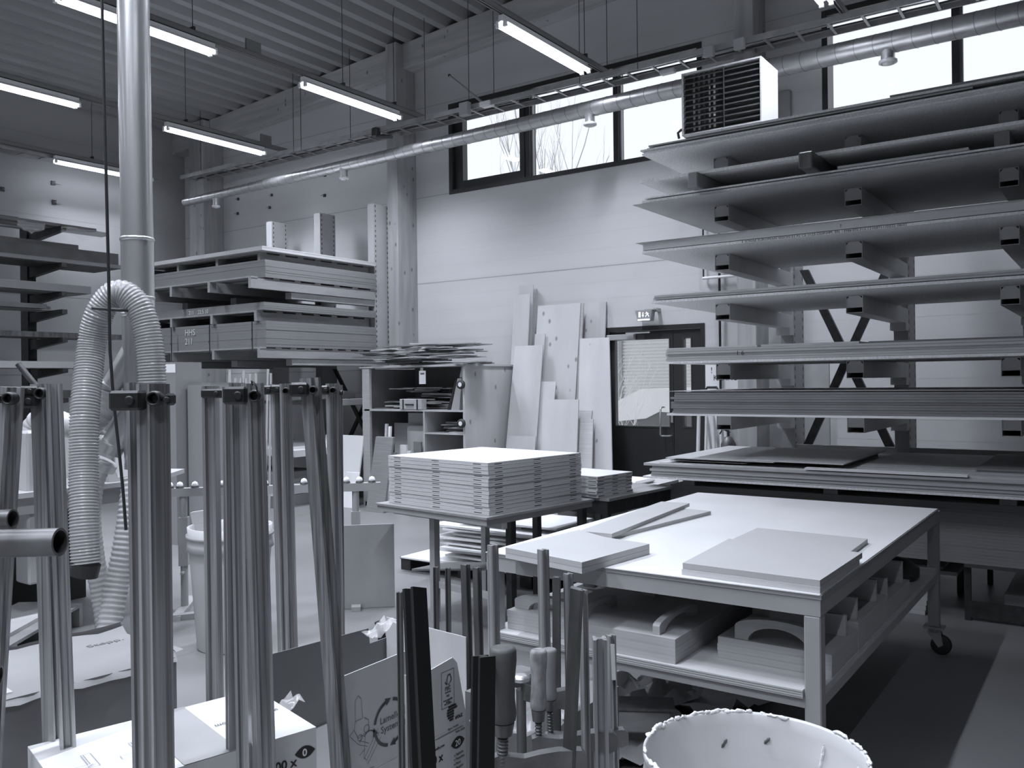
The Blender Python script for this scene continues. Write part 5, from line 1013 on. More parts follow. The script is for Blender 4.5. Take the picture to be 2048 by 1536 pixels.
o = MB().tube([p-w_[0] for p in w_], 0.0018, 6).build('wire_loop', black_m); o.location = w_[0]; tag(o, 'thin black wire loop over the broad clamp knob', 'wire')
# --- text as mesh
def ring2(T, r0, r1, a0, a1, n=18, head=0.0):
    """flat arc in the frame T (x right, y up), thickness above the face"""
    P = [(r0*math.cos(a0+(a1-a0)*i/n), r0*math.sin(a0+(a1-a0)*i/n), 0.0004) for i in range(n+1)]; Q = [(r1*math.cos(a0+(a1-a0)*i/n), r1*math.sin(a0+(a1-a0)*i/n), 0.0004) for i in range(n+1)]
    m = MB(); pts = [T @ Vector(p) for p in P+Q]; m.poly(pts, [(i, i+1, n+2+i, n+1+i) for i in range(n)])
    if head:
        rm = (r0+r1)/2; e = Vector((math.cos(a1), math.sin(a1), 0)); tt = Vector((-e.y, e.x, 0))*(1 if a1 > a0 else -1)
        m.poly([T @ (e*(rm-head)+Vector((0, 0, .0004))), T @ (e*(rm+head)+Vector((0, 0, .0004))), T @ (e*rm+tt*head*2.0+Vector((0, 0, .0004)))], [(0, 1, 2)])
    return m
def eye(T, w, h):
    n = 12; P = [(w*(2*i/n-1), h*(1-(2*i/n-1)**2), 0.0004) for i in range(n+1)]+[(w*(1-2*i/n), -h*(1-(1-2*i/n)**2), 0.0004) for i in range(1, n)]
    return MB().poly([T @ Vector(p) for p in P], [tuple(range(len(P)))])
def lines(T, segs, th=0.0012):
    m = MB()
    for (x0, y0, x1, y1) in segs:
        d = Vector((x1-x0, y1-y0, 0)); n_ = Vector((-d.y, d.x, 0)).normalized()*th/2; a = Vector((x0, y0, .0005)); b = Vector((x1, y1, .0005))
        m.poly([T @ (a-n_), T @ (b-n_), T @ (b+n_), T @ (a+n_)], [(0, 1, 2, 3)])
    return m
# --- big brown carton at the left
NR = Vector((-2.33, 1.545, 0)); u_ = Vector((-0.13, -0.99, 0)).normalized(); v_ = Vector((-0.99, 0.13, 0)).normalized(); zt = 0.695
BB = thing('large_carton', 'large brown cardboard carton with torn flaps and shipping label, bottom left', 'box', (NR.x, NR.y, DK))
MB().prism([Vector((0, 0, 0.001)), u_*0.95+Vector((0, 0, 0.001)), u_*0.95+v_*0.37+Vector((0, 0, 0.001)), v_*0.37+Vector((0, 0, 0.001))], (0, 0, zt-DK-0.012)).build('carton_body', card_m, BB)
zf = zt-DK-0.008
m = MB(); n = 24; pts = []
rr = random.Random(5)
for i in range(n+1):
    s = i/n*0.95; 
    for k, (vv, zz_) in enumerate(((-0.012+rr.uniform(-.006, .006), rr.uniform(-.022, -.012)), (0.01, 0.004+rr.uniform(-.004, .006)), (0.19, 0.006), (0.34, 0.004), (0.372, 0.012+rr.uniform(0, .012)))):
        q = u_*s+v_*vv; pts.append((q.x, q.y, zf+zz_))
m.poly(pts, [(i*5+k, (i+1)*5+k, (i+1)*5+k+1, i*5+k+1) for i in range(n) for k in range(4)], True); m.build('top_flap', cardl_m, BB)
m = MB(); pts = []
for i in range(n+1):
    q = u_*(i/n*0.95)+v_*0.385; h_ = 0.030+rr.uniform(-.004, .004); pts += [(q.x, q.y, zf-0.02), (q.x, q.y, zf+h_)]
m.poly(pts, [(2*i, 2*i+2, 2*i+3, 2*i+1) for i in range(n)]); m.build('rear_flap', card_m, BB)
m = MB(); pts = []   # crumpled torn corner
for a_ in range(7):
    for b_ in range(4): q = u_*(-0.02+0.012*a_)+v_*(0.02+0.07*b_); pts.append((q.x+rr.uniform(-.012, .012), q.y+rr.uniform(-.01, .01), zf+0.004+rr.uniform(-0.012, 0.03)))
m.poly(pts, [(a_*4+b_, (a_+1)*4+b_, (a_+1)*4+b_+1, a_*4+b_+1) for a_ in range(6) for b_ in range(3)]); m.build('torn_corner', cardl_m, BB)
for sx_, lb in ((0.30, 'tape'),): MB().prism([u_*0.44+Vector((0, 0, zf+0.0075))+v_*0.02, u_*0.50+Vector((0, 0, zf+0.0075))+v_*0.02, u_*0.50+Vector((0, 0, zf+0.0075))+v_*0.12, u_*0.44+Vector((0, 0, zf+0.0075))+v_*0.12], (0, 0, 0.0006)).build('clear_tape', film_m, BB)
text('Stepp.', 0.035, inkg_m, BB, None, None, 'handwriting', T=frame3(u_*0.15+v_*0.27+Vector((0, 0, zf+0.007)), -u_, v_), sx=1.3)
Tl = frame3(u_*0.90-v_*0.0012+Vector((0, 0, 0.19)), -u_, (0, 0, 1))
lb_ = MB().poly([Tl @ Vector(p) for p in ((-0.30, -0.20, 0), (0.30, -0.20, 0), (0.30, 0.07, 0), (-0.30, 0.07, 0))], [(0, 1, 2, 3)]).build('shipping_label', cardl_m, BB)
TR = Tl @ Matrix.Rotation(PI/2, 4, 'Z')
text('L\u00c4HETYSLISTA SIS\u00c4PUOLELLA', 0.017, ink_m, lb_, None, None, T=TR @ Matrix.Translation((-0.19, -0.215, 0.0005)))
text('EDI', 0.016, ink_m, lb_, None, None, T=TR @ Matrix.Translation((0.0, -0.125, 0.0005)), bold=True)
m = MB(); rr = random.Random(2); y = -0.20
while y < 0.0:
    w__ = rr.choice((0.0012, 0.002, 0.0032)); m.poly([Tl @ Vector(p) for p in ((0.02, y, .0006), (0.085, y, .0006), (0.085, y+w__, .0006), (0.02, y+w__, .0006))], [(0, 1, 2, 3)]); y += w__+rr.choice((0.0015, 0.0025))
m.build('barcode', ink_m, lb_)
lines(Tl, [(0.10, -0.2, 0.10, 0.07), (0.005, -0.2, 0.005, 0.07), (0.23, -0.2, 0.23, 0.07)], 0.0015).build('printed_line', ink_m, lb_)
for k in range(5): text('Ref. 0025 00000 00000000', 0.007, ink_m, lb_, None, None, T=TR @ Matrix.Translation((-0.19, -0.155-0.011*k, 0.0005)))
MB().poly([Tl @ Vector(p) for p in ((-0.05, 0.0, .0006), (0.0, 0.0, .0006), (0.0, 0.05, .0006), (-0.05, 0.05, .0006))], [(0, 1, 2, 3)]).build('black_square', ink_m, lb_)
# --- white biscuit carton
zt = 0.69; A_ = Vector((-1.565, 1.405, 0)); uu = Vector((-0.25, -0.968, 0)).normalized(); vv = Vector((-0.968, 0.25, 0)).normalized()
whb = M('white_carton', 0.60, 0.55)
WB = thing('white_carton', 'white biscuit carton printed 1000 x 0, lying at the bottom centre left', 'box', (A_.x, A_.y, DK)); zt_l = zt-DK
def wv(a, b, z): q = uu*a+vv*b; return Vector((q.x, q.y, z))
MB().prism([wv(0, 0, 0.001), wv(0.54, 0, 0.001), wv(0.54, 0.34, 0.001), wv(0, 0.34, 0.001)], (0, 0, zt_l-0.003)).build('carton_body', whb, WB)
MB().prism([wv(0.19, 0, zt_l-0.001), wv(0.31, 0, zt_l-0.001), wv(0.31, 0.34, zt_l-0.001), wv(0.19, 0.34, zt_l-0.001)], (0, 0, 0.0008)).build('tape_strip', grey_m, WB)
Tt = frame3(wv(0.0, 0, zt_l), -uu, vv)     # x along the near edge to the right, y across
for ox in (-0.40, -0.50):
    lines(Tt @ Matrix.Translation((ox, 0.12, 0)), [(0, 0, 0.055, 0), (0.055, 0, 0.055, 0.08), (0.055, 0.08, 0.035, 0.08), (0.035, 0.08, 0.035, 0.02), (0.035, 0.02, 0, 0.02), (0, 0.02, 0, 0), (0.04, 0.08, 0.04, 0.02), (0.025, 0.005, 0.05, 0.015), (0.03, 0.002, 0.045, 0.018)], 0.0012).build('joint_drawing', inkg_m, WB)
Tu = frame3(wv(0.02, 0.17, zt_l), uu, -vv); text('www.lamello.com', 0.022, inkg_m, WB, None, None, T=Tu @ Matrix.Translation((0.0, 0, 0.0003)), sx=1.0)
Tf = frame3(wv(0, -0.0008, zt_l), -uu, (0, 0, 1))
text('1000 x', 0.030, ink_m, WB, None, None, T=Tf @ Matrix.Translation((-0.135, -0.078, 0.0003)), bold=True)
e_ = eye(Tf @ Matrix.Translation((-0.030, -0.052, 0)), 0.026, 0.0145).build('printed_eye', ink_m, WB); text('0', 0.024, paper_m, e_, None, None, T=Tf @ Matrix.Translation((-0.037, -0.061, 0.0009)), bold=True)
for k, s_ in enumerate(('o H\u00f6lzchen', 'o Plaquettes', 'o Biscuits')): text(s_, 0.011, inkg_m, WB, None, None, T=Tf @ Matrix.Translation((-0.055, -0.115-0.014*k, 0.0003)))
# --- open carton with raised flaps
pcard_m = M('printed_pale_card', 0.58, 0.65, noise=((5, 5, 5), 0.05))
XF = -1.53
def fp(x, y): q = W(x, y, 'X', XF); return q.y, q.z
y0, z_l = fp(676, 1357); y1, z_r = fp(935, 1440)
OB = thing('open_carton', 'open pale carton with raised printed flaps behind the dark bars, bottom centre', 'box', (XF, y0, DK)); dep = 0.32; Wd = y1-y0
zb = z_r-DK
m = MB(); c_ = 0.004
m.box((-dep, 0, 0.001), (0, c_, zb)); m.box((-dep, Wd-c_, 0.001), (0, Wd, zb)); m.box((-c_, c_, 0.001), (0, Wd-c_, zb)); m.box((-dep, c_, 0.001), (-dep+c_, Wd-c_, zb)); m.box((-dep+c_, c_, 0.001), (-c_, Wd-c_, 0.005))
m.build('carton_body', pcard_m, OB)
zfl = fp(676, 1357)[1]-DK; zfr = fp(905, 1315)[1]-DK
Y905 = fp(905, 1312)[0]-y0
m = MB().prism([(0, 0, zb+0.001), (0, Wd-0.002, zb+0.001), (0, Y905+0.02, zfr-0.02), (0, Y905, zfr), (0, Y905*0.70, zfr-0.012), (0, Y905*0.68, zfr+0.035), (0, Y905*0.58, zfr+0.04), (0, Y905*0.55, zfl+0.003), (0, 0, zfl)], (-0.003, 0, 0)); m.build('front_flap', pcard_m, OB)
q1, q2 = W(540, 1308, 'X', XF-dep), W(738, 1257, 'X', XF-dep); q3 = W(775, 1275, 'X', XF-dep)
MB().prism([(-dep-0.002, 0.015, zb-0.05), (-dep-0.002, q3.y-y0, zb-0.05), (-dep-0.002, q3.y-y0, q3.z-DK), (-dep-0.002, q2.y-y0+0.005, q3.z-DK), (-dep-0.002, q2.y-y0, q2.z-DK), (-dep-0.002, 0.015, q1.z-DK-0.0)], (-0.003, 0, 0)).build('rear_flap', card_m, OB)
q4, q5 = W(776, 1233, 'Y', y1+0.01), W(935, 1273, 'Y', y1+0.01)
MB().prism([(q4.x-XF, Wd+0.002, zb-0.02), (q5.x-XF, Wd+0.002, zb-0.02), (q5.x-XF, Wd+0.002, q5.z-DK), (q4.x-XF, Wd+0.002, q4.z-DK)], (0, 0.003, 0)).build('end_flap', pcard_m, OB)
def ft(x, y, up=0.0009): yy, zz_ = fp(x, y); return frame3((up, yy-y0, zz_-DK), (0, 1, 0), (0, 0, 1))
Tc = ft(780, 1443); R_c = 0.058
for k in range(4): ring2(Tc, R_c*0.90, R_c*1.04, -PI/2-k*PI/2-0.18+PI, -PI/2-k*PI/2-1.28+PI, 14, 0.010).build('arrow_arc', steeld_m, OB)
text('Lamello', 0.024, inkg_m, OB, None, None, T=Tc @ Matrix.Translation((0, 0.004, 0.0002)), align='CENTER'); text('System', 0.024, inkg_m, OB, None, None, T=Tc @ Matrix.Translation((0, -0.020, 0.0002)), align='CENTER')
lines(ft(716, 1440), [(-0.01, 0.0, -0.01, 0.05), (-0.01, 0.05, 0.0, 0.06), (0.0, 0.06, 0.01, 0.05), (0.01, 0.05, 0.015, 0.0), (0.015, 0.0, -0.01, 0.0), (0.02, 0.0, 0.035, -0.01), (0.035, -0.01, 0.035, -0.035), (0.035, -0.035, 0.0, -0.045), (0.0, -0.045, -0.015, -0.02), (-0.015, -0.02, -0.01, 0.0), (-0.03, -0.03, 0.0, -0.06), (0.0, -0.06, 0.03, -0.075), (-0.03, -0.03, -0.015, -0.02), (0.0, -0.05, 0.035, -0.068)], 0.0012).build('tool_drawing', inkg_m, OB)
for (cx, cy, r_) in ((0.028, -0.03, 0.010), (0.005, -0.045, 0.008)): ring2(ft(716, 1440) @ Matrix.Translation((cx, cy, 0)), r_*0.85, r_, 0, 2*PI, 16).build('tool_drawing', inkg_m, OB)
lines(ft(730, 1505), [(-0.02, 0.03, -0.01, 0.045), (-0.01, 0.045, 0.0, 0.04), (0.0, 0.04, -0.005, -0.01), (-0.005, -0.01, 0.005, -0.02), (0.005, -0.02, 0.05, 0.035), (-0.005, -0.015, 0.045, 0.045), (0.008, -0.03, 0.055, 0.02), (-0.03, -0.04, 0.03, -0.045), (-0.02, 0.0, 0.0, 0.01)], 0.0012).build('hand_drawing', inkg_m, OB)
ring2(ft(738, 1480), 0.022, 0.024, 2.4, 0.9, 8, 0.004).build('arrow_arc', ink_m, OB)
Tq = ft(895, 1377); fr = [(-0.027, -0.05, 0.027, -0.05), (0.027, -0.05, 0.027, 0.05), (0.027, 0.05, -0.027, 0.05), (-0.027, 0.05, -0.027, -0.05)]
lines(Tq, fr, 0.0014).build('label_frame', ink_m, OB); lines(Tq, [(-0.012, 0.02, -0.004, 0.012), (-0.004, 0.012, -0.004, 0.024), (-0.004, 0.024, 0.0, 0.036), (0.0, 0.036, 0.010, 0.038), (0.010, 0.038, 0.016, 0.022), (0.016, 0.022, 0.008, 0.014), (0.004, 0.014, 0.004, 0.008)], 0.003).build('tree_mark', ink_m, OB)
text('FSC', 0.015, ink_m, OB, None, None, T=Tq @ Matrix.Translation((0, -0.004, 0.0002)), align='CENTER'); text('www.fsc.org', 0.005, ink_m, OB, None, None, T=Tq @ Matrix.Translation((0, -0.011, 0.0002)), align='CENTER'); text('MIX', 0.007, ink_m, OB, None, None, T=Tq @ Matrix.Translation((0, -0.022, 0.0002)), align='CENTER'); text('From responsible\nsources\nFSC C105756', 0.0055, ink_m, OB, None, None, T=Tq @ Matrix.Translation((0, -0.032, 0.0002)), align='CENTER')
Tq = ft(904, 1424); m = MB()
for k in range(7): yy = -0.022+k*0.0074; hw = math.sqrt(max(0, 0.024**2-(yy+0.002)**2)); m.poly([Tq @ Vector(p) for p in ((-hw, yy, .0005), ((hw if k > 3 else hw*0.3), yy, .0005), ((hw if k > 3 else hw*0.3), yy+0.0052, .0005), (-hw, yy+0.0052, .0005))], [(0, 1, 2, 3)])
m.build('striped_mark', ink_m, OB); text('HOLZ', 0.012, ink_m, OB, None, None, T=Tq @ Matrix.Translation((0.012, -0.024, 0.0002)), bold=True); text('Eigenes Produkt', 0.007, inkg_m, OB, None, None, T=Tq @ Matrix.Translation((-0.02, -0.045, 0.0002)))
lines(ft(870, 1480), [(0.0, 0.0, 0.12, 0.0)], 0.002).build('fold_line', inkg_m, OB)
Tq = ft(915, 1484); e_ = eye(Tq, 0.030, 0.0165).build('printed_eye', ink_m, OB); text('20', 0.024, paper_m, e_, None, None, T=Tq @ Matrix.Translation((0, -0.009, 0.0005)), align='CENTER')
text('1000 x', 0.032, ink_m, OB, None, None, T=Tq @ Matrix.Translation((-0.155, -0.026, 0.0002)), bold=True); text('www.lamello.com', 0.010, ink_m, OB, None, None, T=Tq @ Matrix.Translation((-0.13, 0.010, 0.0002))); text('Swiss made', 0.009, inkg_m, OB, None, None, T=Tq @ Matrix.Translation((-0.01, 0.028, 0.0002)))
text('Art. Nr. 144020', 0.010, inkg_m, OB, None, None, T=Tq @ Matrix.Translation((-0.13, -0.055, 0.0002)))
for k, s_ in enumerate(('F\u00fcgeteile', 'Plaquettes', 'Plates', 'Planjoint', 'Lameles', 'Galletas')): text('o '+s_, 0.0095, inkg_m, OB, None, None, T=Tq @ Matrix.Translation((-0.018, -0.035-0.0125*k, 0.0002)))
o = thing('knife_handle', 'black curved tool handle sticking up behind the open carton', 'tool', D(768, 1300, 2.75)); hp = [D(768, 1300, 2.75), D(762, 1265, 2.75), D(755, 1243, 2.75)]; MB().tube([hp[0]-hp[0]-Vector((0, 0, hp[0].z-DK-0.001)), hp[0]-hp[0], hp[1]-hp[0], hp[2]-hp[0]], 0.010, 10, radii=[0.006, 0.014, 0.013, 0.010]).build('handle_body', black_m, o)
m = MB(); rr = random.Random(8); pts = []
for a_ in range(6):
    for b_ in range(6): pts.append((rr.uniform(-.006, .006)+0.012*a_, 0.016*b_, rr.uniform(-.012, .012)+0.006*b_))
m.poly(pts, [(a_*6+b_, (a_+1)*6+b_, (a_+1)*6+b_+1, a_*6+b_+1) for a_ in range(5) for b_ in range(5)], True); o = m.build('plastic_bag', film_m); o.location = (XF-0.26, y0-0.01, zfl+DK-0.14); tag(o, 'crinkled clear plastic film over the left corner of the open carton', 'plastic film')
o2 = o.copy(); COL.objects.link(o2); o2.location = (XF-0.20, y0+0.28, zfl+DK-0.0); o2['label'] = 'crinkled clear plastic film inside the open carton, right side'
# ---------------------------------------------------------------- dark bars and F clamps
def dark_bar(pxl, pxr, yt, pxbl, pxbr, d, db, label, mt=None, rot=0.15, grp='dark bars in the trolley', nm='clamp_bar'):
    w = (pxr-pxl)/FPX*d; top = D((pxl+pxr)/2, yt, d); bot = D((pxbl+pxbr)/2, 1536, db); foot, L, T, dd = bar_frame(top, bot)
    o = ibeam(L, w*0.93, w*0.7, VY+rot, T).build(nm, mt or steeld_m); o.location = foot; return tag(o, label, 'clamp bar', grp)
dark_bar(808, 850, 1177, 820, 873, 1.36, 1.26, 'tall nearly black bar standing in front of the printed carton', M('black_bar', 0.022, 0.45, 0.3), 0.1)
dark_bar(792, 806, 1184, 796, 812, 1.75, 1.75, 'slim grey bar just left of the tall black bar')
dark_bar(808, 820, 1350, 812, 824, 1.5, 1.5, 'short thin bar with bright top at the left side of the tall black bar', steel_m)
dark_bar(946, 988, 1312, 943, 985, 1.45, 1.42, 'short black bar with bright cut top left of the wooden handle', MATS['black_bar'], 0.2)
for i, (a_, b_, yt, c_, d_, dd) in enumerate(((865, 878, 1134, 871, 883, 2.68), (889, 902, 1136, 895, 907, 2.66), (922, 939, 1129, 934, 951, 2.50), (946, 962, 1135, 956, 972, 2.35))):
    dark_bar(a_, b_, yt, c_, d_, dd, dd, 'dark slim bar standing right of the open carton, %s' % ['first from the left', 'second from the left', 'third from the left', 'fourth from the left'][i], steeld_m, 0.35, 'slim dark bars between carton and table')
def screw(a, b, r, parent, pitch=0.0062):
    a, b = Vector(a), Vector(b); L = (b-a).length; n = int(L/pitch*4); pts = [a+(b-a)*i/n for i in range(n+1)]; rad = [r*(1 if i % 4 < 2 else 0.78) for i in range(n+1)]
    MB().tube(pts, r, 14, radii=rad, smooth=False).build('spindle', steeld_m, parent)
def handle(a, b, r, mt, parent, ferrule=0.022):
    a, b = Vector(a), Vector(b); dd = (b-a); L = dd.length
    prof = [(0.0, 0.80), (0.03, 0.96), (0.12, 1.0), (0.3, 0.90), (0.55, 0.88), (0.84, 1.02), (0.95, 1.0), (0.99, 0.9), (1.0, 0.72)]
    o = MB().tube([a+dd*t for t, _ in prof], r, 18, radii=[r*s for _, s in prof]).build('handle', mt, parent)
    MB().tube([a-dd.normalized()*ferrule, a-dd.normalized()*0.0005], r*0.80, 16, radii=[r*0.70, r*0.86]).build('ferrule', steeld_m, parent)
    return o
def f_clamp(label, bar, d, arm=None, hnd=None, hmat=None, bmat=None, plate=False, rot=0.2, extra=None):
    """bar=(pxl, pxr, ytop, pxbl, pxbr); arm=(screw px, arm y, bar px, half height m); hnd=(px, y bottom, y top, r px)"""
    pxl, pxr, yt, pl, pr2 = bar; w = (pxr-pxl)/FPX*d; top = D((pxl+pxr)/2, yt, d); bot = D((pl+pr2)/2, 1536, d); foot, L, T, dd = bar_frame(top, bot)
    t = thing('f_clamp', label, 'clamp', foot, 0, 'short clamps standing upside down in the trolley')
    if plate:
        MB().box((-w/2, -0.004, 0), (w/2, 0.004, L), T @ Matrix.Rotation(VY+rot, 4, 'Z'), ch=0.0035).build('bar', bmat or steeld_m, t)
    else: ibeam(L, w*0.93, w*0.8, VY+rot, T).build('bar', bmat or steel_m, t)
    if arm:
        sp, ay, bp, hh = arm; A1 = D(sp, ay, d-0.01)-foot; B1 = D(bp+16, ay-4, d+0.0)-foot; x_ = (B1-A1).normalized(); n_ = x_.cross(Vector((0, 0, 1))).normalized(); up = Vector((0, 0, 1)); Lh = (B1-A1).length
        out = [(-0.014, 0.009), (0.0, 0.012), (0.016, 0.010), (0.04, 0.008), (Lh*0.5, 0.012), (Lh-0.035, 0.015), (Lh+0.006, 0.015), (Lh+0.014, 0.009), (Lh+0.014, -0.010), (Lh, -0.015), (Lh*0.5, -0.006), (0.04, -0.006), (0.016, -0.010), (0, -0.012), (-0.014, -0.009)]
        P = [A1+x_*a_+up*b_*hh-n_*0.010 for a_, b_ in out]; MB().prism(P, n_*0.020).build('sliding_arm', M('cast_arm', 0.16, 0.4, 0.5, noise=((20, 20, 20), 0.25)), t)
        if hnd:
            hx, yb, yt2, rp = hnd; base = D(hx, yb, d-0.012)-foot; tp = D(hx+ (3 if hx > 1050 else -2)*0, yt2, d-0.012)-foot; r_ = rp/FPX*d
            scr0 = Vector((A1.x, A1.y, A1.z-0.05)); screw(scr0, base-(tp-base).normalized()*0.02, r_*0.42, t); handle(base, tp, r_, hmat or grip_m, t)
    return t
f_clamp('front clamp with dark wooden handle and wide flat bar', (1136, 1171, 1174, 1118, 1156), 1.50, (1002, 1527, 1140, 1.5), (1006, 1443, 1294, 27), grip_m, M('bar_plate_dark', 0.10, 0.4, 0.55, noise=((25, 25, 8), 0.35, 6, 0.12)), True, 0.1)
f_clamp('clamp with pale speckled wooden handle in the middle of the group', (1182, 1216, 1276, 1186, 1220), 1.66, (1078, 1486, 1203, 1.3), (1077, 1418, 1299, 17), gripl_m, None, False, 0.15)
f_clamp('clamp with paler handle just behind the speckled one, barcode sticker on its bar', (1212, 1230, 1270, 1218, 1236), 1.80, (1104, 1478, 1226, 1.2), (1099, 1398, 1297, 15), M('pale_grip', 0.20, 0.6, noise=((20, 20, 5), 0.2)), None, False, 0.3)
f_clamp('tall clamp bar with printed scale left of the table leg', (976, 995, 1090, 985, 1003), 1.90, None, None, None, None, False, 0.45)
f_clamp('tall clamp bar with printed scale in front of the table edge', (1076, 1096, 1099, 1084, 1104), 1.90, None, None, None, None, False, 0.45)
f_clamp('dark middle clamp bar right of the tall scaled bar', (1105, 1121, 1154, 1106, 1122), 2.0, None, None, None, steeld_m, False, 0.4)
f_clamp('short clamp bar tip peeping out behind the wide flat bar', (1128, 1145, 1147, 1136, 1152), 2.0, None, None, None, steel_m, False, 0.4)
f_clamp('slim bar edge right of the wide flat bar', (1158, 1174, 1180, 1164, 1182), 1.62, None, None, None, steel_m, False, 0.3)
o = [x for x in COL.objects if x.name.startswith('f_clamp') and 'barcode' in x['label']][0]
q = D(1225, 1330, 1.775); st = MB().prism([D(1221, 1288, 1.778)-o.location, D(1229, 1288, 1.778)-o.location, D(1232, 1360, 1.778)-o.location, D(1224, 1360, 1.778)-o.location], (0, -0.0006, 0)).build('sticker', whb, o)
for i, (px_, yt, pxe, dd, lab) in enumerate(((1060, 1378, 1110, 1.9, 'dark cast clamp arm lying crosswise behind the pale handles'), (1040, 1345, 1015, 1.95, 'dark curved clamp arm just behind the wooden handle'))):
    a, b = D(min(px_, pxe)-18, yt, dd), D(max(px_, pxe)+25, yt+12, dd+0.05); t = thing('cast_clamp', lab, 'clamp', Vector((a.x, a.y, DK+0.001)), 0, 'cast clamps among the short clamps'); l0 = t.location
    c0_ = a-l0; c1_ = b-l0; x_ = (c1_-c0_).normalized(); up = Vector((0, 0, 1)); n_ = x_.cross(up).normalized(); Lh = (c1_-c0_).length
    MB().prism([c0_+up*0.016, c0_+x_*Lh*0.5+up*0.004, c1_+up*0.02, c1_-up*0.03, c0_+x_*Lh*0.5-up*0.025, c0_-up*0.02], n_*0.022).build('arm', MATS['cast_arm'], t)
    MB().tube([Vector((c0_.x, c0_.y, 0)), c0_], 0.011, 12).build('spindle', steeld_m, t); MB().lathe([(0.008, 0), (0.022, 0.004), (0.022, 0.012), (0.01, 0.016)], o=c0_+up*0.016, n=16).build('swivel_pad', galv_m, t)
# handle behind
a, b = D(1030, 1345, 1.62), D(1026, 1310, 1.62)
# clutter between clamps and under the table
def crumple(name, px_list, z, size, seed, mt, label, cat, amp=0.03, flat=False, n=10):
    rr = random.Random(seed); c = onz(*px_list, z); m = MB(); pts = []
    for a_ in range(n):
        for b_ in range(n): pts.append(((a_/(n-1)-.5)*size[0]+rr.uniform(-.01, .01), (b_/(n-1)-.5)*size[1]+rr.uniform(-.01, .01), abs(rr.gauss(0, 1))*amp+0.5*amp*math.sin(a_*0.9)*math.cos(b_*0.8)+0.5*amp))
    m.poly(pts, [(a_*n+b_, (a_+1)*n+b_, (a_+1)*n+b_+1, a_*n+b_+1) for a_ in range(n-1) for b_ in range(n-1)], True); o = m.build(name, mt); o.location = (c.x, c.y, z+0.002); o.rotation_euler = (0, 0, seed*0.7); tag(o, label, cat); return o
kraft = M('kraft_paper', 0.30, 0.7, noise=((6, 6, 6), 0.1))
crumple('packing_paper', (1300, 1400), 0.003, (0.42, 0.42), 1, kraft, 'crumpled brown packing paper on the floor under the table front', 'paper', 0.045)
crumple('packing_paper', (1400, 1400), 0.004, (0.5, 0.45), 4, pcard_m, 'smoother pale paper sheet curling beside the barrel under the table', 'paper', 0.03)
crumple('packing_paper', (1250, 1480), 0.004, (0.6, 0.5), 6, kraft, 'brown paper scrap left of the barrel', 'paper', 0.03)
crumple('plastic_film', (1060, 1440), 0.662, (0.26, 0.2), 7, M('milky_film', 0.32, 0.25, alpha=0.5), 'crinkled milky plastic film between the clamps', 'plastic film', 0.012)
q = D(1070, 773, 2.36); tag(thing_box('packing_block', q.x-0.16, q.y-0.12, DK+0.002, q.x+0.17, q.y+0.14, 0.66, card_m), 'brown packet standing behind the clamps under the plastic film', 'packet')
q = onz(1320, 1350, 0.12)
o = MB().box((-0.30, -0.15, 0), (0.30, 0.15, 0.14), ch=0.02).build('black_case', steeld_m); o.location = (q.x+0.05, q.y+0.45, 0.001); o.rotation_euler = (0, 0, -0.35); tag(o, 'dark worn case on the floor under the laminate table', 'case')
q = onz(1275, 1425, 0.18)
PL2 = thing('timber_beam', 'old timber offcut with dark edge lying on the paper before the table', 'timber', (q.x-0.1, q.y, 0.12), 0.5); MB().box((-0.24, -0.06, -0.02), (0.22, 0.06, 0.07), ch=0.008).build('wood_block', M('old_timber', 0.20, 0.6, noise=((3, 14, 14), 0.3)), PL2); MB().prism([(-0.25, -0.065, 0.071), (0.235, -0.065, 0.071), (0.235, 0.065, 0.071), (-0.25, 0.065, 0.071)], (0, 0, 0.012)).build('dark_strip', steeld_m, PL2)
# barrel
BC = (-0.632, 1.760)
BRL = thing('white_barrel', 'large open white plastic barrel crusted with dried filler, bottom right', 'barrel', (BC[0], BC[1], 0)); Rb = 0.229; n = 72
rr = random.Random(12)
prof = [(Rb*0.84, 0.003), (Rb*0.87, 0.02), (Rb*0.93, 0.40), (Rb*0.975, 0.62), (Rb*1.0, 0.66), (Rb*1.0, 0.675), (Rb*0.985, 0.682), (Rb*0.985, 0.70), (Rb*1.0, 0.708), (Rb*1.0, 0.718), (Rb*0.988, 0.722), (Rb*0.972, 0.716), (Rb*0.955, 0.69), (Rb*0.95, 0.655), (Rb*0.94, 0.645), (Rb*0.94, 0.625), (Rb*0.93, 0.61), (Rb*0.90, 0.45), (Rb*0.83, 0.03)]
brm = M('barrel_plastic', 0.66, 0.38, noise=((5, 5, 2.5), 0.05))
MB().lathe(prof, n=n, cap=(True, True)).build('barrel_wall', brm, BRL)
fm = M('dried_filler', 0.86, 0.8, bump=((90, 90, 90), 0.6))
for k in range(46):
    a_ = rr.uniform(0, 2*PI); ln = rr.uniform(0.03, 0.16); pts = []; rad = []; m_ = 6
    if rr.random() < 0.35 and k > 6: ln *= 1.6
    zz0 = 0.722+rr.uniform(-.003, .002); Rr = Rb*rr.uniform(0.965, 0.999)
    for i in range(m_+1): an = a_+ln*i/m_; pts.append((Rr*math.cos(an)+rr.uniform(-.001, .001), Rr*math.sin(an)+rr.uniform(-.001, .001), zz0+rr.uniform(-.0015, .0025))); rad.append(rr.uniform(0.0018, 0.0052) if 0 < i < m_ else 0.001)
    MB().tube(pts, 0.003, 7, radii=rad).build('filler_crust', fm, BRL)
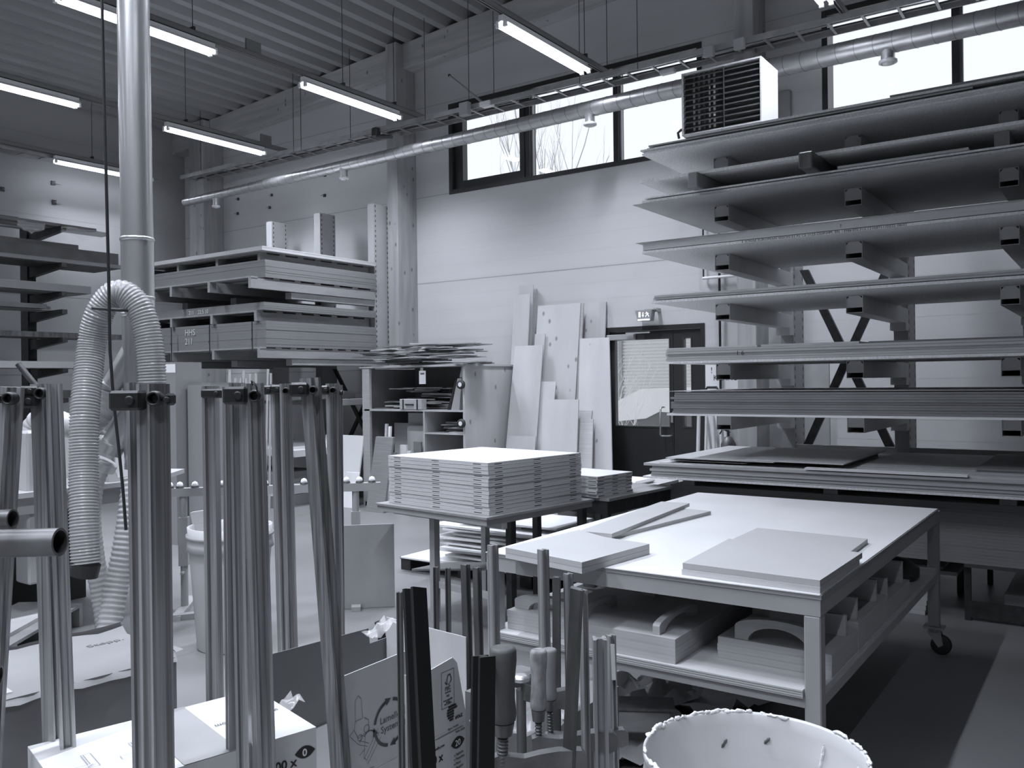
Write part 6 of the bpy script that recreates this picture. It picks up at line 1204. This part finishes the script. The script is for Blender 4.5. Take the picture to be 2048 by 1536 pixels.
for k, (an, z0, z1, mt) in enumerate(((1.15, 0.69, 0.62, fm), (2.2, 0.66, 0.64, steeld_m), (1.75, 0.67, 0.655, steeld_m), (2.6, 0.60, 0.57, steeld_m), (0.6, 0.69, 0.65, fm))):
    pts = [(Rb*0.94*math.cos(an+0.015*i), Rb*0.94*math.sin(an+0.015*i), z0+(z1-z0)*i/4) for i in range(5)]; MB().tube(pts, 0.004, 6, radii=[0.001, 0.004, 0.003, 0.004, 0.001]).build('filler_drip' if mt is fm else 'dark_stain', mt, BRL)
# ================================================================ OUTSIDE
struct('ground_outside', box((-60, YW+TH+0.02, -0.35), (40, 70, -0.15)), snow_m)
hl = thing('neighbour_hall', 'pale corrugated hall with snow on its eave, seen through the door glass', 'building', (-24, 26, -0.15))
box((0, 0, 0), (26, 8, 4.0)).build('wall', M('hall_wall', 0.80, 0.6), hl); box((-0.3, -0.4, 4.0), (26.3, 8.2, 4.35)).build('roof_edge', M('hall_roof', 0.35, 0.6), hl); box((-0.3, -0.4, 4.36), (26.3, 8.2, 4.5)).build('roof_snow', snow_m, hl)
for i in range(26): box((0.0, -0.05, 0.3+i*0.11), (26, -0.001, 0.35+i*0.11)).build('cladding_line', M('hall_line', 0.60, 0.6), hl)
for x in (10.2, 14.4): box((x, -0.12, 0), (x+0.12, -0.051, 4.0)).build('downpipe', M('hall_pipe', 0.3, 0.5), hl)
ch = thing('snow_heap', 'snow bank in front of the hall, seen through the door glass', 'snow', (-11.5, 20.5, -0.15)); m = MB(); rr = random.Random(3); n = 14
pts = [((a_/(n-1)-.5)*14, (b_/(n-1)-.5)*4, 0.9*math.sin(PI*b_/(n-1))*(0.8+0.3*math.sin(a_*1.3))+rr.uniform(0, .08)) for a_ in range(n) for b_ in range(n)]
m.poly(pts, [(a_*n+b_, (a_+1)*n+b_, (a_+1)*n+b_+1, a_*n+b_+1) for a_ in range(n-1) for b_ in range(n-1)], True).build('snow_surface', snow_m, ch)
q = W(1375, 830, 'Y', 16.0)
car = thing('parked_car', 'snow covered parked car seen through the lower door glass', 'car', (q.x, 16.0, -0.15))
MB().prism([(-2.2, 0, 0.25), (2.1, 0, 0.25), (2.15, 0, 0.7), (1.9, 0, 0.85), (1.2, 0, 0.95), (0.5, 0, 1.38), (-1.1, 0, 1.40), (-1.7, 0, 0.98), (-2.2, 0, 0.9)], (0, 1.7, 0)).build('car_body', M('car_paint', 0.16, 0.35), car)
MB().prism([(-2.25, -0.03, 0.72), (-0.9, -0.03, 0.86), (-0.6, -0.03, 1.0), (0.5, -0.03, 0.95), (2.1, -0.03, 0.80), (2.1, -0.03, 0.95), (1.25, -0.03, 1.1), (0.5, -0.03, 1.48), (-1.0, -0.03, 1.46), (-1.75, -0.03, 1.12), (-2.25, -0.03, 0.98)], (0, 1.76, 0)).build('snow_cover', snow_m, car)
for x in (-1.35, 1.3): MB().lathe([(0.16, -0.1), (0.31, -0.1), (0.33, -0.06), (0.33, 0.1), (0.16, 0.1)], o=(x, 0.08, 0.33), n=20, T=Matrix.Rotation(PI/2, 4, 'X')).build('wheel', rubber_m, car)
MB().box((0.35, -0.12, 0.98), (0.5, 0.0, 1.08)).build('wing_mirror', rubber_m, car)
def tree(loc, h, seed, label, spread=0.35, r0=0.05, mt=None, snowy=False, name='bare_tree', levels=4):
    rr = random.Random(seed); segs = MB()
    def grow(p, d, L, r_, lv):
        pts = [p]; q = p
        for i in range(4): d = (d+Vector((rr.uniform(-.14, .14), rr.uniform(-.14, .14), rr.uniform(-0.02, .10)))).normalized(); q = q+d*L/4; pts.append(q)
        segs.tube(pts, r_, 4 if lv else 6, cap=False, radii=[r_*(1-0.6*i/4) for i in range(5)])
        if lv < levels:
            for k in range(3 if lv else 9):
                i = rr.randint(1, 4) if lv else 1+k*3//9; a_ = rr.uniform(0, 2*PI); b_ = Vector((math.cos(a_)*spread*2, math.sin(a_)*spread*2, 1)).normalized(); grow(pts[min(i, 4)], (d*0.4+b_*0.8).normalized(), L*rr.uniform(0.38, 0.6), r_*0.45, lv+1)
    grow(Vector((0, 0, 0)), Vector((0, 0, 1)), h*0.75, r0, 0)
    o = segs.build(name, mt or M('bark', 0.22, 0.8)); o.location = loc; tag(o, label, 'tree' if name == 'bare_tree' else 'shrub'); return o
q = W(1020, 330, 'Y', 20.0); tree((q.x, 20.0, -0.15), 9.6, 5, 'bare leafless tree seen through the left window pane', 0.25, 0.09, M('bark_pale', 0.50, 0.8))
q = W(1112, 330, 'Y', 22.5); tree((q.x, 22.5, -0.15), 9.8, 9, 'fainter bare tree seen through the middle window pane', 0.25, 0.06, MATS['bark_pale'])
for i, px_ in enumerate((1212, 1232, 1258)): q = W(px_, 780, 'Y', 14.0+0.6*i); tree((q.x, 14.0+i*0.6, -0.15), 2.1, 20+i, 'snowy twiggy shrub outside the door glass, %s' % ['left one', 'middle one', 'right one'][i], 0.5, 0.012, snow_m, True, 'snowy_shrub', 3)
